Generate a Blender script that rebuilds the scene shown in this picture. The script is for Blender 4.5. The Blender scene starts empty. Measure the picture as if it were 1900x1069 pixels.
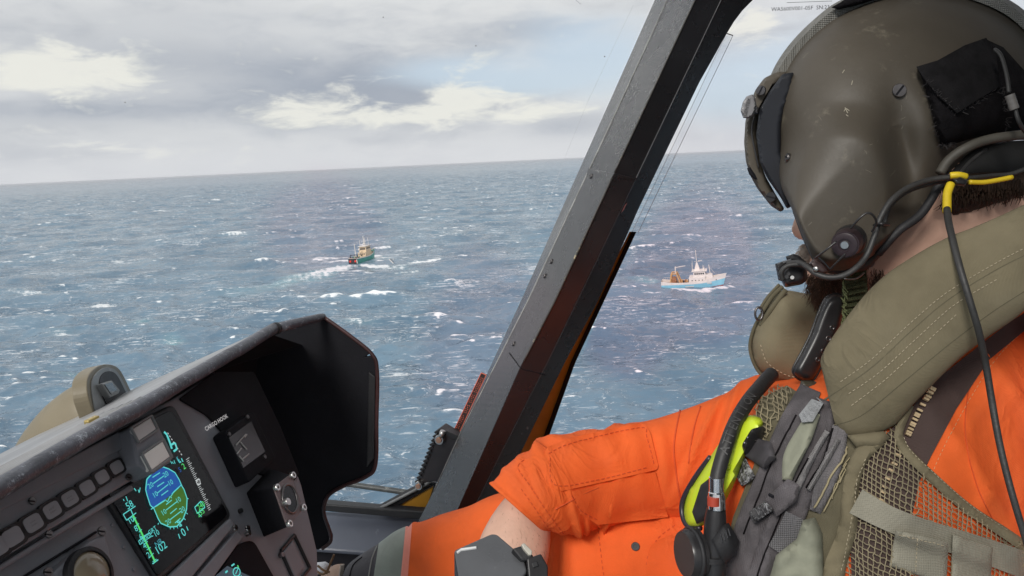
import bpy, bmesh, math, random
import numpy as np
from mathutils import Vector, Matrix, noise, geometry
from mathutils.bvhtree import BVHTree

S = bpy.context.scene
COL = S.collection
random.seed(7)
rng = np.random.default_rng(11)

# ------------------------------------------------------------------ camera
F_PX = 1408.0                      # focal length in pixels of a 1900 px wide frame
PITCH, ROLL = math.radians(9.5), math.radians(2.66)
FWD = Vector((0, math.cos(PITCH), -math.sin(PITCH)))
U0 = Vector((0, math.sin(PITCH), math.cos(PITCH)))
R0 = Vector((1, 0, 0))
RIGHT = R0 * math.cos(ROLL) - U0 * math.sin(ROLL)
UP = U0 * math.cos(ROLL) + R0 * math.sin(ROLL)
cam = bpy.data.cameras.new('camera')
cam.sensor_width = 36
cam.lens = 36 * F_PX / 1900
cam.clip_start = 0.02
cam.clip_end = 200000
co = bpy.data.objects.new('camera', cam)
COL.objects.link(co)
co.matrix_world = Matrix(((RIGHT.x, UP.x, -FWD.x, 0), (RIGHT.y, UP.y, -FWD.y, 0), (RIGHT.z, UP.z, -FWD.z, 0), (0, 0, 0, 1)))
S.camera = co
S.view_settings.view_transform = 'Standard'
S.view_settings.look = 'None'
S.view_settings.exposure = 0.0
S.view_settings.gamma = 1.0
S.view_settings.use_curve_mapping = False
S.render.engine = 'CYCLES'
S.cycles.max_bounces = 6
S.cycles.transparent_max_bounces = 16
S.cycles.use_denoising = True
S.cycles.sample_clamp_indirect = 6.0

SEA_Z = -80.0

def ray(px, py):
    return RIGHT * ((px - 950) / F_PX) + UP * ((534.5 - py) / F_PX) + FWD

def P(px, py, d):
    return ray(px, py) * d

def sea_pt(px, py, z=SEA_Z):
    r = ray(px, py)
    return r * (z / r.z)

# ------------------------------------------------------------------ sky
SUN_EL, SUN_AZ = math.radians(36), math.radians(-153)   # azimuth from +Y towards +X
W = bpy.data.worlds.new('World')
S.world = W
W.use_nodes = True
wt = W.node_tree
wt.nodes.clear()

class NB:
    """small node-expression builder"""
    def __init__(self, tree): self.t = tree
    def n(self, kind, **kw):
        nd = self.t.nodes.new(kind)
        for k, v in kw.items(): setattr(nd, k, v)
        return nd
    def setin(self, sock, v):
        if isinstance(v, bpy.types.NodeSocket): self.t.links.new(v, sock)
        else: sock.default_value = v
    def m(self, op, a, b=0.0, c=0.0, clamp=False):
        nd = self.n('ShaderNodeMath', operation=op, use_clamp=clamp)
        self.setin(nd.inputs[0], a); self.setin(nd.inputs[1], b); self.setin(nd.inputs[2], c)
        return nd.outputs[0]
    def mix(self, f, a, b, typ='RGBA', blend='MIX'):
        nd = self.n('ShaderNodeMix', data_type=typ)
        if typ == 'RGBA':
            nd.blend_type = blend
            i, o = (0, 6, 7), 2
        else: i, o = (0, 2, 3), 0
        self.setin(nd.inputs[i[0]], f)
        for k, v in ((i[1], a), (i[2], b)):
            if typ == 'RGBA' and not isinstance(v, bpy.types.NodeSocket) and len(v) == 3: v = (*v, 1)
            self.setin(nd.inputs[k], v)
        return nd.outputs[o]
    def ss(self, x, lo, hi, a=0.0, b=1.0):
        nd = self.n('ShaderNodeMapRange', interpolation_type='SMOOTHSTEP')
        self.setin(nd.inputs[0], x)
        for k, v in zip((1, 2, 3, 4), (lo, hi, a, b)): self.setin(nd.inputs[k], v)
        return nd.outputs[0]
    def vec(self, x, y, z=0.0):
        nd = self.n('ShaderNodeCombineXYZ')
        for k, v in enumerate((x, y, z)): self.setin(nd.inputs[k], v)
        return nd.outputs[0]
    def noise(self, vec=None, scale=5.0, detail=3.0, rough=0.5, dist=0.0, out=0):
        nd = self.n('ShaderNodeTexNoise')
        if vec is not None: self.t.links.new(vec, nd.inputs['Vector'])
        self.setin(nd.inputs['Scale'], scale); nd.inputs['Detail'].default_value = detail
        nd.inputs['Roughness'].default_value = rough; nd.inputs['Distortion'].default_value = dist
        return nd.outputs[out]

b = NB(wt)
sky = b.n('ShaderNodeTexSky', sky_type='NISHITA', sun_disc=False, sun_elevation=SUN_EL, sun_rotation=SUN_AZ)
sky.air_density = 1.0; sky.dust_density = 1.5
tc = b.n('ShaderNodeTexCoord')
sx = b.n('ShaderNodeSeparateXYZ'); wt.links.new(tc.outputs['Generated'], sx.inputs[0])
az = b.m('ARCTAN2', sx.outputs[0], sx.outputs[1])
el = b.m('ARCSINE', sx.outputs[2])
# wrap-free cloud coordinates: direction flattened so that clouds stretch along the horizon
dn = b.vec(b.m('MULTIPLY', sx.outputs[0], 1.0), b.m('MULTIPLY', sx.outputs[1], 1.0), b.m('MULTIPLY', sx.outputs[2], 3.2))
n1 = b.noise(dn, 3.1, 8, 0.55, 0.2)
n2 = b.noise(dn, 1.6, 4, 0.5, 0.1)
n3 = b.noise(dn, 13.0, 8, 0.62, 0.4)
nmix = b.m('ADD', b.m('MULTIPLY', n1, 0.65), b.m('MULTIPLY', n3, 0.35))
def gauss(px, py, wx, wy):
    d = ray(px, py).normalized()
    a0, e0 = math.atan2(d.x, d.y), math.asin(d.z)
    gx = b.m('MULTIPLY', b.m('SUBTRACT', az, a0), F_PX / wx)
    gy = b.m('MULTIPLY', b.m('SUBTRACT', el, e0), F_PX / wy)
    r2 = b.m('ADD', b.m('MULTIPLY', gx, gx), b.m('MULTIPLY', gy, gy))
    return b.m('EXPONENT', b.m('MULTIPLY', r2, -1.0))
def gsum(lst):
    s = None
    for g in lst:
        w = g[4] if len(g) > 4 else 1.0
        v = b.m('MULTIPLY', gauss(*g[:4]), w)
        s = v if s is None else b.m('ADD', s, v)
    return s
K = 1.0 / 0.1
def lin(r, g, bb):
    f = lambda c: ((c / 255) / 12.92 if c <= 10 else (((c / 255) + 0.055) / 1.055) ** 2.4)
    return (f(r), f(g), f(bb))
def skc(r, g, bb): return tuple(c * K for c in lin(r, g, bb))
base = b.mix(b.ss(b.m('ADD', b.m('MULTIPLY', n2, 0.45), b.m('MULTIPLY', nmix, 0.55)), 0.40, 0.59), skc(188, 192, 199), skc(225, 226, 227))
dark = b.ss(b.m('ADD', gsum([(640, 165, 260, 60, .9), (300, 110, 300, 40, .5), (800, 185, 150, 38, .5), (150, 205, 250, 24, .5), (480, 40, 330, 36, .35), (1000, 60, 200, 26, .3), (1060, 235, 110, 26, .6)]), b.m('MULTIPLY', b.m('SUBTRACT', nmix, 0.5), 2.6)), 0.05, 1.0)
base = b.mix(dark, base, skc(168, 175, 187))
blue = b.ss(b.m('ADD', gsum([(820, 135, 130, 32, .85), (1100, 100, 130, 75, .9), (1330, 170, 120, 60, .6), (1500, 150, 200, 110, .75), (960, 160, 120, 26, .7), (2000, 120, 300, 130, .7)]), b.m('MULTIPLY', b.m('SUBTRACT', nmix, 0.5), 1.3)), 0.1, 1.0)
skyb = b.mix(0.8, sky.outputs[0], skc(208, 223, 238))
base = b.mix(b.m('MULTIPLY', blue, 0.85), base, skyb)
cum = b.ss(b.m('ADD', gsum([(560, 205, 110, 32, .75), (845, 190, 95, 42, .95), (720, 215, 120, 18, .6), (140, 135, 130, 42, .8), (30, 115, 90, 35, .6), (190, 285, 160, 14, .6), (1395, 45, 45, 30, 1.2), (1000, 205, 130, 26, .5), (60, 240, 70, 12, .5)]), b.m('MULTIPLY', b.m('SUBTRACT', n3, 0.5), 3.0)), 0.25, 1.0)
base = b.mix(b.m('MULTIPLY', cum, 0.92), base, skc(240, 239, 231))
hz = b.ss(el, 0.0, 0.06, 1.0, 0.0)
base = b.mix(b.m('MULTIPLY', hz, 0.75), base, skc(221, 222, 226))
bg = b.n('ShaderNodeBackground')
wt.links.new(base, bg.inputs['Color']); bg.inputs['Strength'].default_value = 0.1
wo = b.n('ShaderNodeOutputWorld'); wt.links.new(bg.outputs[0], wo.inputs[0])

# ------------------------------------------------------------------ sun
sd = bpy.data.lights.new('sun', 'SUN')
sd.energy = 2.4; sd.angle = math.radians(16); sd.color = (1.0, 0.965, 0.91)
so = bpy.data.objects.new('sun', sd); COL.objects.link(so)
sdir = Vector((math.sin(SUN_AZ) * math.cos(SUN_EL), math.cos(SUN_AZ) * math.cos(SUN_EL), math.sin(SUN_EL)))
so.rotation_euler = sdir.to_track_quat('Z', 'Y').to_euler()
so.location = sdir * 5

# ------------------------------------------------------------------ materials
MATS = {}
def mat(name, col, rough=0.6, metal=0.0, spec=0.5, var=0.12, vscale=18.0, bump=0.0, bscale=120.0, wear=None, wear_amt=0.0,
        wscale=30.0, weave=0.0, weave_scale=900.0, emit=None, estr=0.0, sheen=0.0, coat=0.0, rvar=0.1, streak=None, crease=0.0, cscale=22.0, fade=None):
    if name in MATS: return MATS[name]
    m = bpy.data.materials.new(name); m.use_nodes = True
    t = m.node_tree; t.nodes.clear(); q = NB(t)
    bs = q.n('ShaderNodeBsdfPrincipled'); out = q.n('ShaderNodeOutputMaterial')
    t.links.new(bs.outputs[0], out.inputs[0])
    tcn = q.n('ShaderNodeTexCoord'); ob = tcn.outputs['Object']
    if emit:
        bs.inputs['Base Color'].default_value = (*col, 1)
        bs.inputs['Emission Color'].default_value = (*emit, 1); bs.inputs['Emission Strength'].default_value = estr
        bs.inputs['Roughness'].default_value = rough
        MATS[name] = m; return m
    nz = q.noise(ob, vscale, 5, 0.6)
    c = q.mix(q.ss(nz, 0.3, 0.7), tuple(x * (1 - var) for x in col), tuple(min(1, x * (1 + var)) for x in col))
    if streak is not None:
        sv = q.n('ShaderNodeMapping'); t.links.new(ob, sv.inputs[0]); sv.inputs['Scale'].default_value = streak
        c = q.mix(q.m('MULTIPLY', q.ss(q.noise(sv.outputs[0], 1.0, 4, 0.6), 0.45, 0.7), 0.25), c, tuple(min(1, x * 1.8 + .02) for x in col))
    if fade:       # worn, dusty patches
        c = q.mix(q.m('MULTIPLY', q.ss(q.noise(ob, 6.5, 5, 0.62, 0.4), 0.48, 0.72), 0.38), c, fade)
    if wear:
        wn = q.m('ADD', q.m('MULTIPLY', q.noise(ob, wscale, 8, 0.7), 0.7), q.m('MULTIPLY', q.noise(ob, wscale * 7, 4, 0.6), 0.3))
        c = q.mix(q.ss(wn, 0.62 - wear_amt, 0.72 - wear_amt * .8), c, wear)
    t.links.new(c, bs.inputs['Base Color'])
    bs.inputs['Metallic'].default_value = metal
    bs.inputs['Specular IOR Level'].default_value = spec
    t.links.new(q.m('ADD', rough - rvar, q.m('MULTIPLY', q.noise(ob, vscale * 2.3, 4, 0.6), 2 * rvar), clamp=True), bs.inputs['Roughness'])
    if sheen: bs.inputs['Sheen Weight'].default_value = sheen; bs.inputs['Sheen Roughness'].default_value = .5
    if coat: bs.inputs['Coat Weight'].default_value = coat; bs.inputs['Coat Roughness'].default_value = .15
    h = None
    if bump: h = q.m('MULTIPLY', q.noise(ob, bscale, 4, 0.6), bump)
    if crease:     # sharp little folds
        rd = q.m('SUBTRACT', 1.0, q.m('ABSOLUTE', q.m('MULTIPLY', q.m('SUBTRACT', q.noise(ob, cscale, 3, 0.5, 0.9), 0.5), 7.0)), clamp=True)
        rd = q.m('MULTIPLY', q.m('MULTIPLY', q.m('POWER', rd, 2.0), q.ss(q.noise(ob, cscale * .4, 2), .42, .66)), crease)
        h = rd if h is None else q.m('ADD', h, rd)
    if weave:
        wv = []
        for ax in ('X', 'Y', 'Z'):
            wnode = q.n('ShaderNodeTexWave', bands_direction=ax); t.links.new(ob, wnode.inputs[0])
            wnode.inputs['Scale'].default_value = weave_scale; wnode.inputs['Distortion'].default_value = 1.0
            wnode.inputs['Detail Scale'].default_value = 3
            wv.append(wnode.outputs[1])
        s = q.m('MULTIPLY', q.m('ADD', q.m('ADD', wv[0], wv[1]), wv[2]), weave)
        h = s if h is None else q.m('ADD', h, s)
    if h is not None:
        bn = q.n('ShaderNodeBump'); bn.inputs['Strength'].default_value = 0.7; bn.inputs['Distance'].default_value = 0.002
        t.links.new(h, bn.inputs['Height']); t.links.new(bn.outputs[0], bs.inputs['Normal'])
    MATS[name] = m
    return m

def glass(name, tint=(0.97, 0.985, 0.99), purple=0.0, refl_spots=()):
    if name in MATS: return MATS[name]
    m = bpy.data.materials.new(name); m.use_nodes = True
    t = m.node_tree; t.nodes.clear(); q = NB(t)
    tr = q.n('ShaderNodeBsdfTransparent'); gl = q.n('ShaderNodeBsdfGlossy'); mx = q.n('ShaderNodeMixShader'); out = q.n('ShaderNodeOutputMaterial')
    gl.inputs['Roughness'].default_value = 0.03
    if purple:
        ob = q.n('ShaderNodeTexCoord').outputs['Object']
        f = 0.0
        for c, r in refl_spots:      # pinkish reflections painted into the pane's tint
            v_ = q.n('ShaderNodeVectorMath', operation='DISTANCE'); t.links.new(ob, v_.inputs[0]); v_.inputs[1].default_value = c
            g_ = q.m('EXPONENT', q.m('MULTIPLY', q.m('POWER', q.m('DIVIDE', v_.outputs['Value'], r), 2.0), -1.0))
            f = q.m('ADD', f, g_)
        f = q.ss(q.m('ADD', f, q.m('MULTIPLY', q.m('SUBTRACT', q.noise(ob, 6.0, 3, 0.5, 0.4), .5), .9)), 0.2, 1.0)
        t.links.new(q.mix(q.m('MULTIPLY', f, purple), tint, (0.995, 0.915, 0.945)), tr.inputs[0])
    else: tr.inputs[0].default_value = (*tint, 1)
    fr = q.n('ShaderNodeFresnel'); fr.inputs[0].default_value = 1.3
    t.links.new(q.m('MULTIPLY', fr.outputs[0], 0.5), mx.inputs[0])
    t.links.new(tr.outputs[0], mx.inputs[1]); t.links.new(gl.outputs[0], mx.inputs[2]); t.links.new(mx.outputs[0], out.inputs[0])
    MATS[name] = m
    return m

# ------------------------------------------------------------------ object helpers
SURF = {}
def thing(name, label, cat, loc=(0, 0, 0), group=None, kind=None):
    o = bpy.data.objects.new(name, None); COL.objects.link(o)
    o.location = Vector(loc); o.empty_display_size = 0.05
    o['label'] = label; o['category'] = cat
    if group: o['group'] = group
    if kind: o['kind'] = kind
    return o
def root_loc(o):
    l = Vector((0, 0, 0))
    while o is not None:
        l += o.location; o = o.parent
    return l
def mesh(name, verts, faces, m=None, parent=None, smooth=False, kind=None, label=None, cat=None, bevel=0.0, subsurf=0, key=None, group=None, auto=None):
    """verts in world space; stored relative to the parent thing (or to their own centre when top-level)"""
    if parent is not None: org = root_loc(parent)
    else:
        org = sum((Vector(v) for v in verts), Vector()) / max(1, len(verts))
    me = bpy.data.meshes.new(name)
    me.from_pydata([tuple(Vector(v) - org) for v in verts], [], faces)
    me.validate()
    bm = bmesh.new(); bm.from_mesh(me); bmesh.ops.recalc_face_normals(bm, faces=bm.faces); bm.to_mesh(me); bm.free()
    if m: me.materials.append(m)
    o = bpy.data.objects.new(name, me); COL.objects.link(o)
    if parent is not None: o.parent = parent
    else: o.location = org
    if smooth:
        me.polygons.foreach_set('use_smooth', [True] * len(me.polygons))
        if auto: me.set_sharp_from_angle(angle=math.radians(auto))
    if bevel:
        md = o.modifiers.new('b', 'BEVEL'); md.width = bevel; md.segments = 2; md.limit_method = 'ANGLE'; md.angle_limit = math.radians(35)
    if subsurf:
        md = o.modifiers.new('s', 'SUBSURF'); md.levels = md.render_levels = subsurf
    if kind: o['kind'] = kind
    if label: o['label'] = label
    if cat: o['category'] = cat
    if group: o['group'] = group
    if key: SURF[key] = BVHTree.FromPolygons([Vector(v) for v in verts], faces)
    return o
def join(*parts):
    V, Fc = [], []
    for v, f in parts:
        o = len(V); V += list(v); Fc += [[i + o for i in q] for q in f]
    return V, Fc

def catmull(pts, n, closed=False):
    pts = [np.array(p, float) for p in pts]
    m_ = len(pts); out = []
    segs = m_ if closed else m_ - 1
    for i in range(segs):
        g = (lambda k: pts[k % m_]) if closed else (lambda k: pts[min(max(k, 0), m_ - 1)])
        p0, p1, p2, p3 = g(i - 1), g(i), g(i + 1), g(i + 2)
        for k in range(n):
            t = k / n
            out.append(0.5 * ((2 * p1) + (-p0 + p2) * t + (2 * p0 - 5 * p1 + 4 * p2 - p3) * t * t + (-p0 + 3 * p1 - 3 * p2 + p3) * t ** 3))
    if not closed: out.append(pts[-1])
    return out

def tube_data(pts, rad, seg=10, flat=1.0, flat_dir=None, cap=True):
    """tube along 3D points; rad = number or list"""
    pts = [Vector(p) for p in pts]; n = len(pts)
    rad = [rad] * n if not hasattr(rad, '__len__') else rad
    V, Fc = [], []
    ref = None
    for i in range(n):
        t = (pts[min(i + 1, n - 1)] - pts[max(i - 1, 0)]).normalized()
        if flat_dir is not None:
            a = (Vector(flat_dir) - t * t.dot(Vector(flat_dir))).normalized()
        elif ref is None:
            a = t.orthogonal().normalized()
        else:
            a = (ref - t * t.dot(ref)).normalized()
        ref = a; c = t.cross(a)
        for k in range(seg):
            th = 2 * math.pi * k / seg
            V.append(pts[i] + a * math.cos(th) * rad[i] * flat + c * math.sin(th) * rad[i])
    for i in range(n - 1):
        for k in range(seg):
            k2 = (k + 1) % seg
            Fc.append([i * seg + k, i * seg + k2, (i + 1) * seg + k2, (i + 1) * seg + k])
    if cap:
        Fc.append(list(range(seg))[::-1]); Fc.append([(n - 1) * seg + k for k in range(seg)])
    return V, Fc
def tube_px(path, rpx, n=6, seg=10, off=0.0, targets=None):
    """path of (px,py,depth) smoothed; radius in pixels at that depth"""
    pp = catmull(path, n) if len(path) > 2 else [np.array(p, float) for p in path]
    pts = [P(*p) for p in pp]
    return tube_data(pts, [rpx * p[2] / F_PX for p in pp], seg)

def disc_data(c, nrm, r, h, seg=20, inner=0.0):
    """short cylinder standing on c, pointing along nrm"""
    nrm = Vector(nrm).normalized(); a = nrm.orthogonal().normalized(); e = nrm.cross(a); c = Vector(c)
    V = []; Fc = []
    rings = [(r, 0), (r, h * .8), (r * .92, h)] + ([(inner, h), (inner, h * .3)] if inner else [])
    for rr, hh in rings:
        for k in range(seg):
            t = 2 * math.pi * k / seg
            V.append(c + a * math.cos(t) * rr + e * math.sin(t) * rr + nrm * hh)
    for i in range(len(rings) - 1):
        for k in range(seg):
            k2 = (k + 1) % seg
            Fc.append([i * seg + k, i * seg + k2, (i + 1) * seg + k2, (i + 1) * seg + k])
    Fc.append(list(range(seg))[::-1]); Fc.append([(len(rings) - 1) * seg + k for k in range(seg)])
    return V, Fc
def box_data(c, ax, ay, az):
    """box centre c with half-axis vectors"""
    c, ax, ay, az = Vector(c), Vector(ax), Vector(ay), Vector(az)
    V = [c + ax * i + ay * j + az * k for i in (-1, 1) for j in (-1, 1) for k in (-1, 1)]
    return V, [[0, 1, 3, 2], [4, 6, 7, 5], [0, 4, 5, 1], [2, 3, 7, 6], [0, 2, 6, 4], [1, 5, 7, 3]]
def prism_data(front, back):
    n = len(front)
    return list(front) + list(back), [list(range(n)), list(range(n, 2 * n))[::-1]] + [[i, i + n, (i + 1) % n + n, (i + 1) % n] for i in range(n)]
def round_poly(pts, r, n=4):
    out = []; m_ = len(pts)
    for i in range(m_):
        p0, p1, p2 = (np.array(pts[(i + k) % m_], float) for k in (-1, 0, 1))
        a, c = p0 - p1, p2 - p1; la, lc = np.linalg.norm(a), np.linalg.norm(c)
        rr = min(r, la * .45, lc * .45)
        s, e = p1 + a / la * rr, p1 + c / lc * rr
        for k in range(n + 1):
            t = k / n
            out.append((1 - t) ** 2 * s + 2 * t * (1 - t) * p1 + t * t * e)
    return [tuple(p) for p in out]

class Plane:
    def __init__(self, pt, nrm): self.p, self.n = Vector(pt), Vector(nrm).normalized()
    def at(self, px, py, h=0.0):
        r = ray(px, py); q = self.p + self.n * h
        return r * (q.dot(self.n) / r.dot(self.n))
def slab(pl, outline, h0, h1):
    top = [pl.at(x, y, h1) for x, y in outline]
    return prism_data(top, [v - pl.n * (h1 - h0) for v in top])

def pts_in(poly, q):
    poly = np.asarray(poly); x, y = q[:, 0], q[:, 1]; ins = np.zeros(len(q), bool)
    j = len(poly) - 1
    for i in range(len(poly)):
        xi, yi, xj, yj = *poly[i], *poly[j]
        c = ((yi > y) != (yj > y)) & (x < (xj - xi) * (y - yi) / (yj - yi + 1e-12) + xi)
        ins ^= c; j = i
    return ins
def dist_poly(poly, q):
    poly = np.asarray(poly); d = np.full(len(q), 1e9)
    for i in range(len(poly)):
        a, c = poly[i], poly[(i + 1) % len(poly)]; e = c - a
        t = np.clip(((q - a) @ e) / (e @ e + 1e-12), 0, 1)
        d = np.minimum(d, np.linalg.norm(q - (a + t[:, None] * e), axis=1))
    return d
def resample(poly, sp):
    out = []
    for i in range(len(poly)):
        a, c = np.array(poly[i], float), np.array(poly[(i + 1) % len(poly)], float)
        k = max(1, int(np.linalg.norm(c - a) / sp))
        out += [a + (c - a) * t / k for t in range(k)]
    return np.array(out)
def fill(outline, sp):
    """triangulated fill of a pixel outline -> points, tris, number of boundary points, distance to the edge"""
    bd = resample(outline, sp)
    mn, mxx = bd.min(0), bd.max(0)
    xs, ys = np.arange(mn[0], mxx[0], sp), np.arange(mn[1], mxx[1], sp * .87)
    g = np.array([(x + (sp / 2 if j % 2 else 0), y) for j, y in enumerate(ys) for x in xs])
    if len(g):
        g = g[pts_in(bd, g)]
        if len(g): g = g[dist_poly(bd, g) > sp * .55]
    pts = np.vstack([bd, g]) if len(g) else bd
    n = len(bd)
    r = geometry.delaunay_2d_cdt([Vector(p) for p in pts], [], [list(range(n))], 1, 1e-4)
    V2 = np.array([tuple(v) for v in r[0]]); tri = [list(f) for f in r[2]]
    d = dist_poly(bd, V2)
    return V2, tri, d
def boundary(tri):
    from collections import Counter
    c = Counter()
    for f in tri:
        for i in range(len(f)): c[(f[i], f[(i + 1) % len(f)])] += 1
    return [e for e in c if (e[1], e[0]) not in c]
def inflate(outline, depth, tf, tb, w, sp=10, relief=None, pw=2.0):
    """pillow-like solid over a pixel outline: front bulges tf metres towards the viewer, back tb away"""
    V2, tri, d = fill(outline, sp)
    D = np.array([depth(x, y) for x, y in V2]) if callable(depth) else np.full(len(V2), float(depth))
    s = (1 - (1 - np.clip(d / w, 0, 1)) ** pw) ** (1 / pw)
    V, n = [], len(V2)
    fr = [P(x, y, dd - tf * k - (relief(x, y) * min(1, k * 1.5) if relief else 0)) for (x, y), dd, k in zip(V2, D, s)]
    onb = d < 1e-3
    idx = list(range(n)); V = fr[:]
    for i in range(n):
        if onb[i]: idx[i] = i
        else:
            idx[i] = len(V); V.append(P(V2[i][0], V2[i][1], D[i] + tb * s[i]))
    F2 = [f for f in tri] + [[idx[k] for k in f][::-1] for f in tri]
    F2 = [f for f in F2[:len(tri)]] + [g for f, g in zip(tri, F2[len(tri):]) if any(onb[k] is False or not onb[k] for k in f)]
    return V, F2

def hit(px, py, keys):
    best = None
    r = ray(px, py).normalized()
    for k in keys:
        loc, nn, i, dd = SURF[k].ray_cast(Vector((0, 0, 0)), r)
        if loc is not None and (best is None or dd < best[2]):
            if nn.dot(r) > 0: nn = -nn
            best = (loc, nn, dd)
    return (best[0], best[1], best[0].dot(FWD)) if best else None
def hit_soft(px, py, keys, last=None):
    h = hit(px, py, keys)
    if h: return h
    for rr in (4, 8, 14, 22, 34, 50, 75):
        for k in range(8):
            a = k * math.pi / 4
            h = hit(px + rr * math.cos(a), py + rr * math.sin(a), keys)
            if h:
                dep = h[0].dot(FWD)
                return (P(px, py, dep), h[1], dep)
    return last
def drape(outline, keys, t=0.002, sp=8, off=0.0, dome=0.0, w=12, relief=None, smooth=6):
    """sheet of thickness t laid on surfaces already built, following a pixel outline; it bridges steps instead of following them"""
    V2, tri, d = fill(outline, sp)
    n = len(V2); dep = np.zeros(n); last = None
    for i, (x, y) in enumerate(V2):
        h = hit_soft(x, y, keys, last); last = h
        dep[i] = h[0].dot(FWD)
    ed = np.array(sorted({tuple(sorted((f[k], f[(k + 1) % len(f)]))) for f in tri for k in range(len(f))}))
    cnt = np.bincount(ed.ravel(), minlength=n)
    d0 = dep.copy()
    for _ in range(smooth):
        s = np.zeros(n); np.add.at(s, ed[:, 0], dep[ed[:, 1]]); np.add.at(s, ed[:, 1], dep[ed[:, 0]])
        dep = np.minimum(d0, (dep + s / np.maximum(cnt, 1)) / 2)
    for _ in range(3):
        s = np.zeros(n); np.add.at(s, ed[:, 0], dep[ed[:, 1]]); np.add.at(s, ed[:, 1], dep[ed[:, 0]])
        dep = (dep + s / np.maximum(cnt, 1)) / 2
    top, bot = [], []
    for (x, y), dd, z in zip(V2, d, dep):
        k = math.sqrt(max(0, 1 - (1 - min(1, dd / w)) ** 2)) if dome else 0
        e = t + off + dome * k + (relief(x, y) if relief else 0)
        top.append(P(x, y, z - e)); bot.append(P(x, y, z - off + .0012))
    F2 = tri + [[i + n for i in f][::-1] for f in tri] + [[a, a + n, c + n, c] for a, c in boundary(tri)]
    return top + bot, F2
def ribbon_outline(path, w, n=8):
    """pixel outline of a band along a path; w number or list per control point"""
    ww = [w] * len(path) if not hasattr(w, '__len__') else w
    pp = catmull([(x, y, k) for (x, y), k in zip(path, ww)], n)
    L, R_ = [], []
    for i in range(len(pp)):
        a, c = pp[max(i - 1, 0)], pp[min(i + 1, len(pp) - 1)]
        t = (c - a)[:2]; t = t / (np.linalg.norm(t) + 1e-9); nn = np.array((-t[1], t[0]))
        L.append(tuple(pp[i][:2] + nn * pp[i][2] / 2)); R_.append(tuple(pp[i][:2] - nn * pp[i][2] / 2))
    return L + R_[::-1]
def drape_line(path, keys, rpx, off=0.0005, n=8, seg=6):
    pp = catmull(path, n) if len(path) > 2 else path
    pts = []; rad = []; last = None
    for x, y in pp:
        h = hit_soft(x, y, keys, last); last = h
        pts.append(h[0] + h[1] * off); rad.append(rpx * h[0].dot(FWD) / F_PX)
    return tube_data(pts, rad, seg)
def stitches(path, keys, rpx=0.9, dash=6, gap=4, off=0.0006):
    pp = catmull(path, 10); pp = [np.array(p[:2]) for p in pp]
    out = []; acc = 0.0; cur = [pp[0]]
    L = np.concatenate([[0], np.cumsum([np.linalg.norm(pp[i + 1] - pp[i]) for i in range(len(pp) - 1)])])
    s = 0.0
    while s + dash < L[-1]:
        q = [np.array([np.interp(k, L, [p[0] for p in pp]), np.interp(k, L, [p[1] for p in pp])]) for k in (s, s + dash / 2, s + dash)]
        pts = []
        for x, y in q:
            h = hit_soft(x, y, keys)
            if h: pts.append(h[0] + h[1] * off); rr = rpx * h[0].dot(FWD) / F_PX
        if len(pts) == 3: out.append(tube_data(pts, rr, 5))
        s += dash + gap
    return join(*out)

def sweep(pairs, n=8, seg=28, kd=1.0, fold=0.0, ffreq=60.0, cap0=True, cap1=True, sq=1.0, foldfn=None, ridge=0.0):
    """solid of elliptical rings; each pair = ((ax,ay),(bx,by),depth[,kd]) gives both silhouette pixels"""
    rows = [(*p[0], *p[1], p[2], p[3] if len(p) > 3 else kd) for p in pairs]
    rr = catmull(rows, n)
    V, Fc = [], []
    for i, (ax, ay, bx, by, d, k_) in enumerate(rr):
        A, B = P(ax, ay, d), P(bx, by, d); C = (A + B) / 2; h = (A - B) / 2
        w = ray((ax + bx) / 2, (ay + by) / 2).normalized() * h.length * k_
        for k in range(seg):
            t = 2 * math.pi * k / seg
            cs, sn = math.cos(t), math.sin(t)
            cs = math.copysign(abs(cs) ** sq, cs); sn = math.copysign(abs(sn) ** sq, sn)
            p = C + h * cs + w * sn
            if fold:
                f = noise.noise(p * ffreq * .5) * .6 + noise.noise(p * ffreq) * .4
                rg = (1 - abs(noise.noise(p * ffreq * .35 + Vector((3, 1, 7)))) * 2.4) if ridge else 0
                e = fold * f + ridge * max(0, rg) ** 2
                p = p + (p - C).normalized() * e
            if foldfn: p = p + (p - C).normalized() * foldfn(i / (len(rr) - 1), t)
            V.append(p)
    m_ = len(rr)
    for i in range(m_ - 1):
        for k in range(seg):
            k2 = (k + 1) % seg
            Fc.append([i * seg + k, i * seg + k2, (i + 1) * seg + k2, (i + 1) * seg + k])
    if cap0: Fc.append(list(range(seg)))
    if cap1: Fc.append([(m_ - 1) * seg + k for k in range(seg)])
    return V, Fc
FONT = None
def text(s, name, org, ex, ey, size, m, parent, align='CENTER', ext=0.0):
    """lettering as a mesh: origin, reading direction ex, up direction ey (unit), cap height about size*.7"""
    cu = bpy.data.curves.new(name, 'FONT'); cu.body = s; cu.size = size; cu.align_x = align; cu.align_y = 'CENTER'
    cu.resolution_u = 2; cu.extrude = ext
    tmp = bpy.data.objects.new('tmp', cu); COL.objects.link(tmp)
    dg = bpy.context.evaluated_depsgraph_get()
    me = bpy.data.meshes.new_from_object(tmp.evaluated_get(dg))
    bpy.data.objects.remove(tmp); bpy.data.curves.remove(cu)
    ex, ey = Vector(ex).normalized(), Vector(ey); ey = (ey - ex * ey.dot(ex)).normalized(); ez = ex.cross(ey)
    M3 = Matrix((ex, ey, ez)).transposed()
    rl = root_loc(parent)
    for v in me.vertices: v.co = M3 @ v.co + Vector(org) - rl
    me.materials.clear(); me.materials.append(m)
    o = bpy.data.objects.new(name, me); COL.objects.link(o); o.parent = parent
    return o
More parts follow.
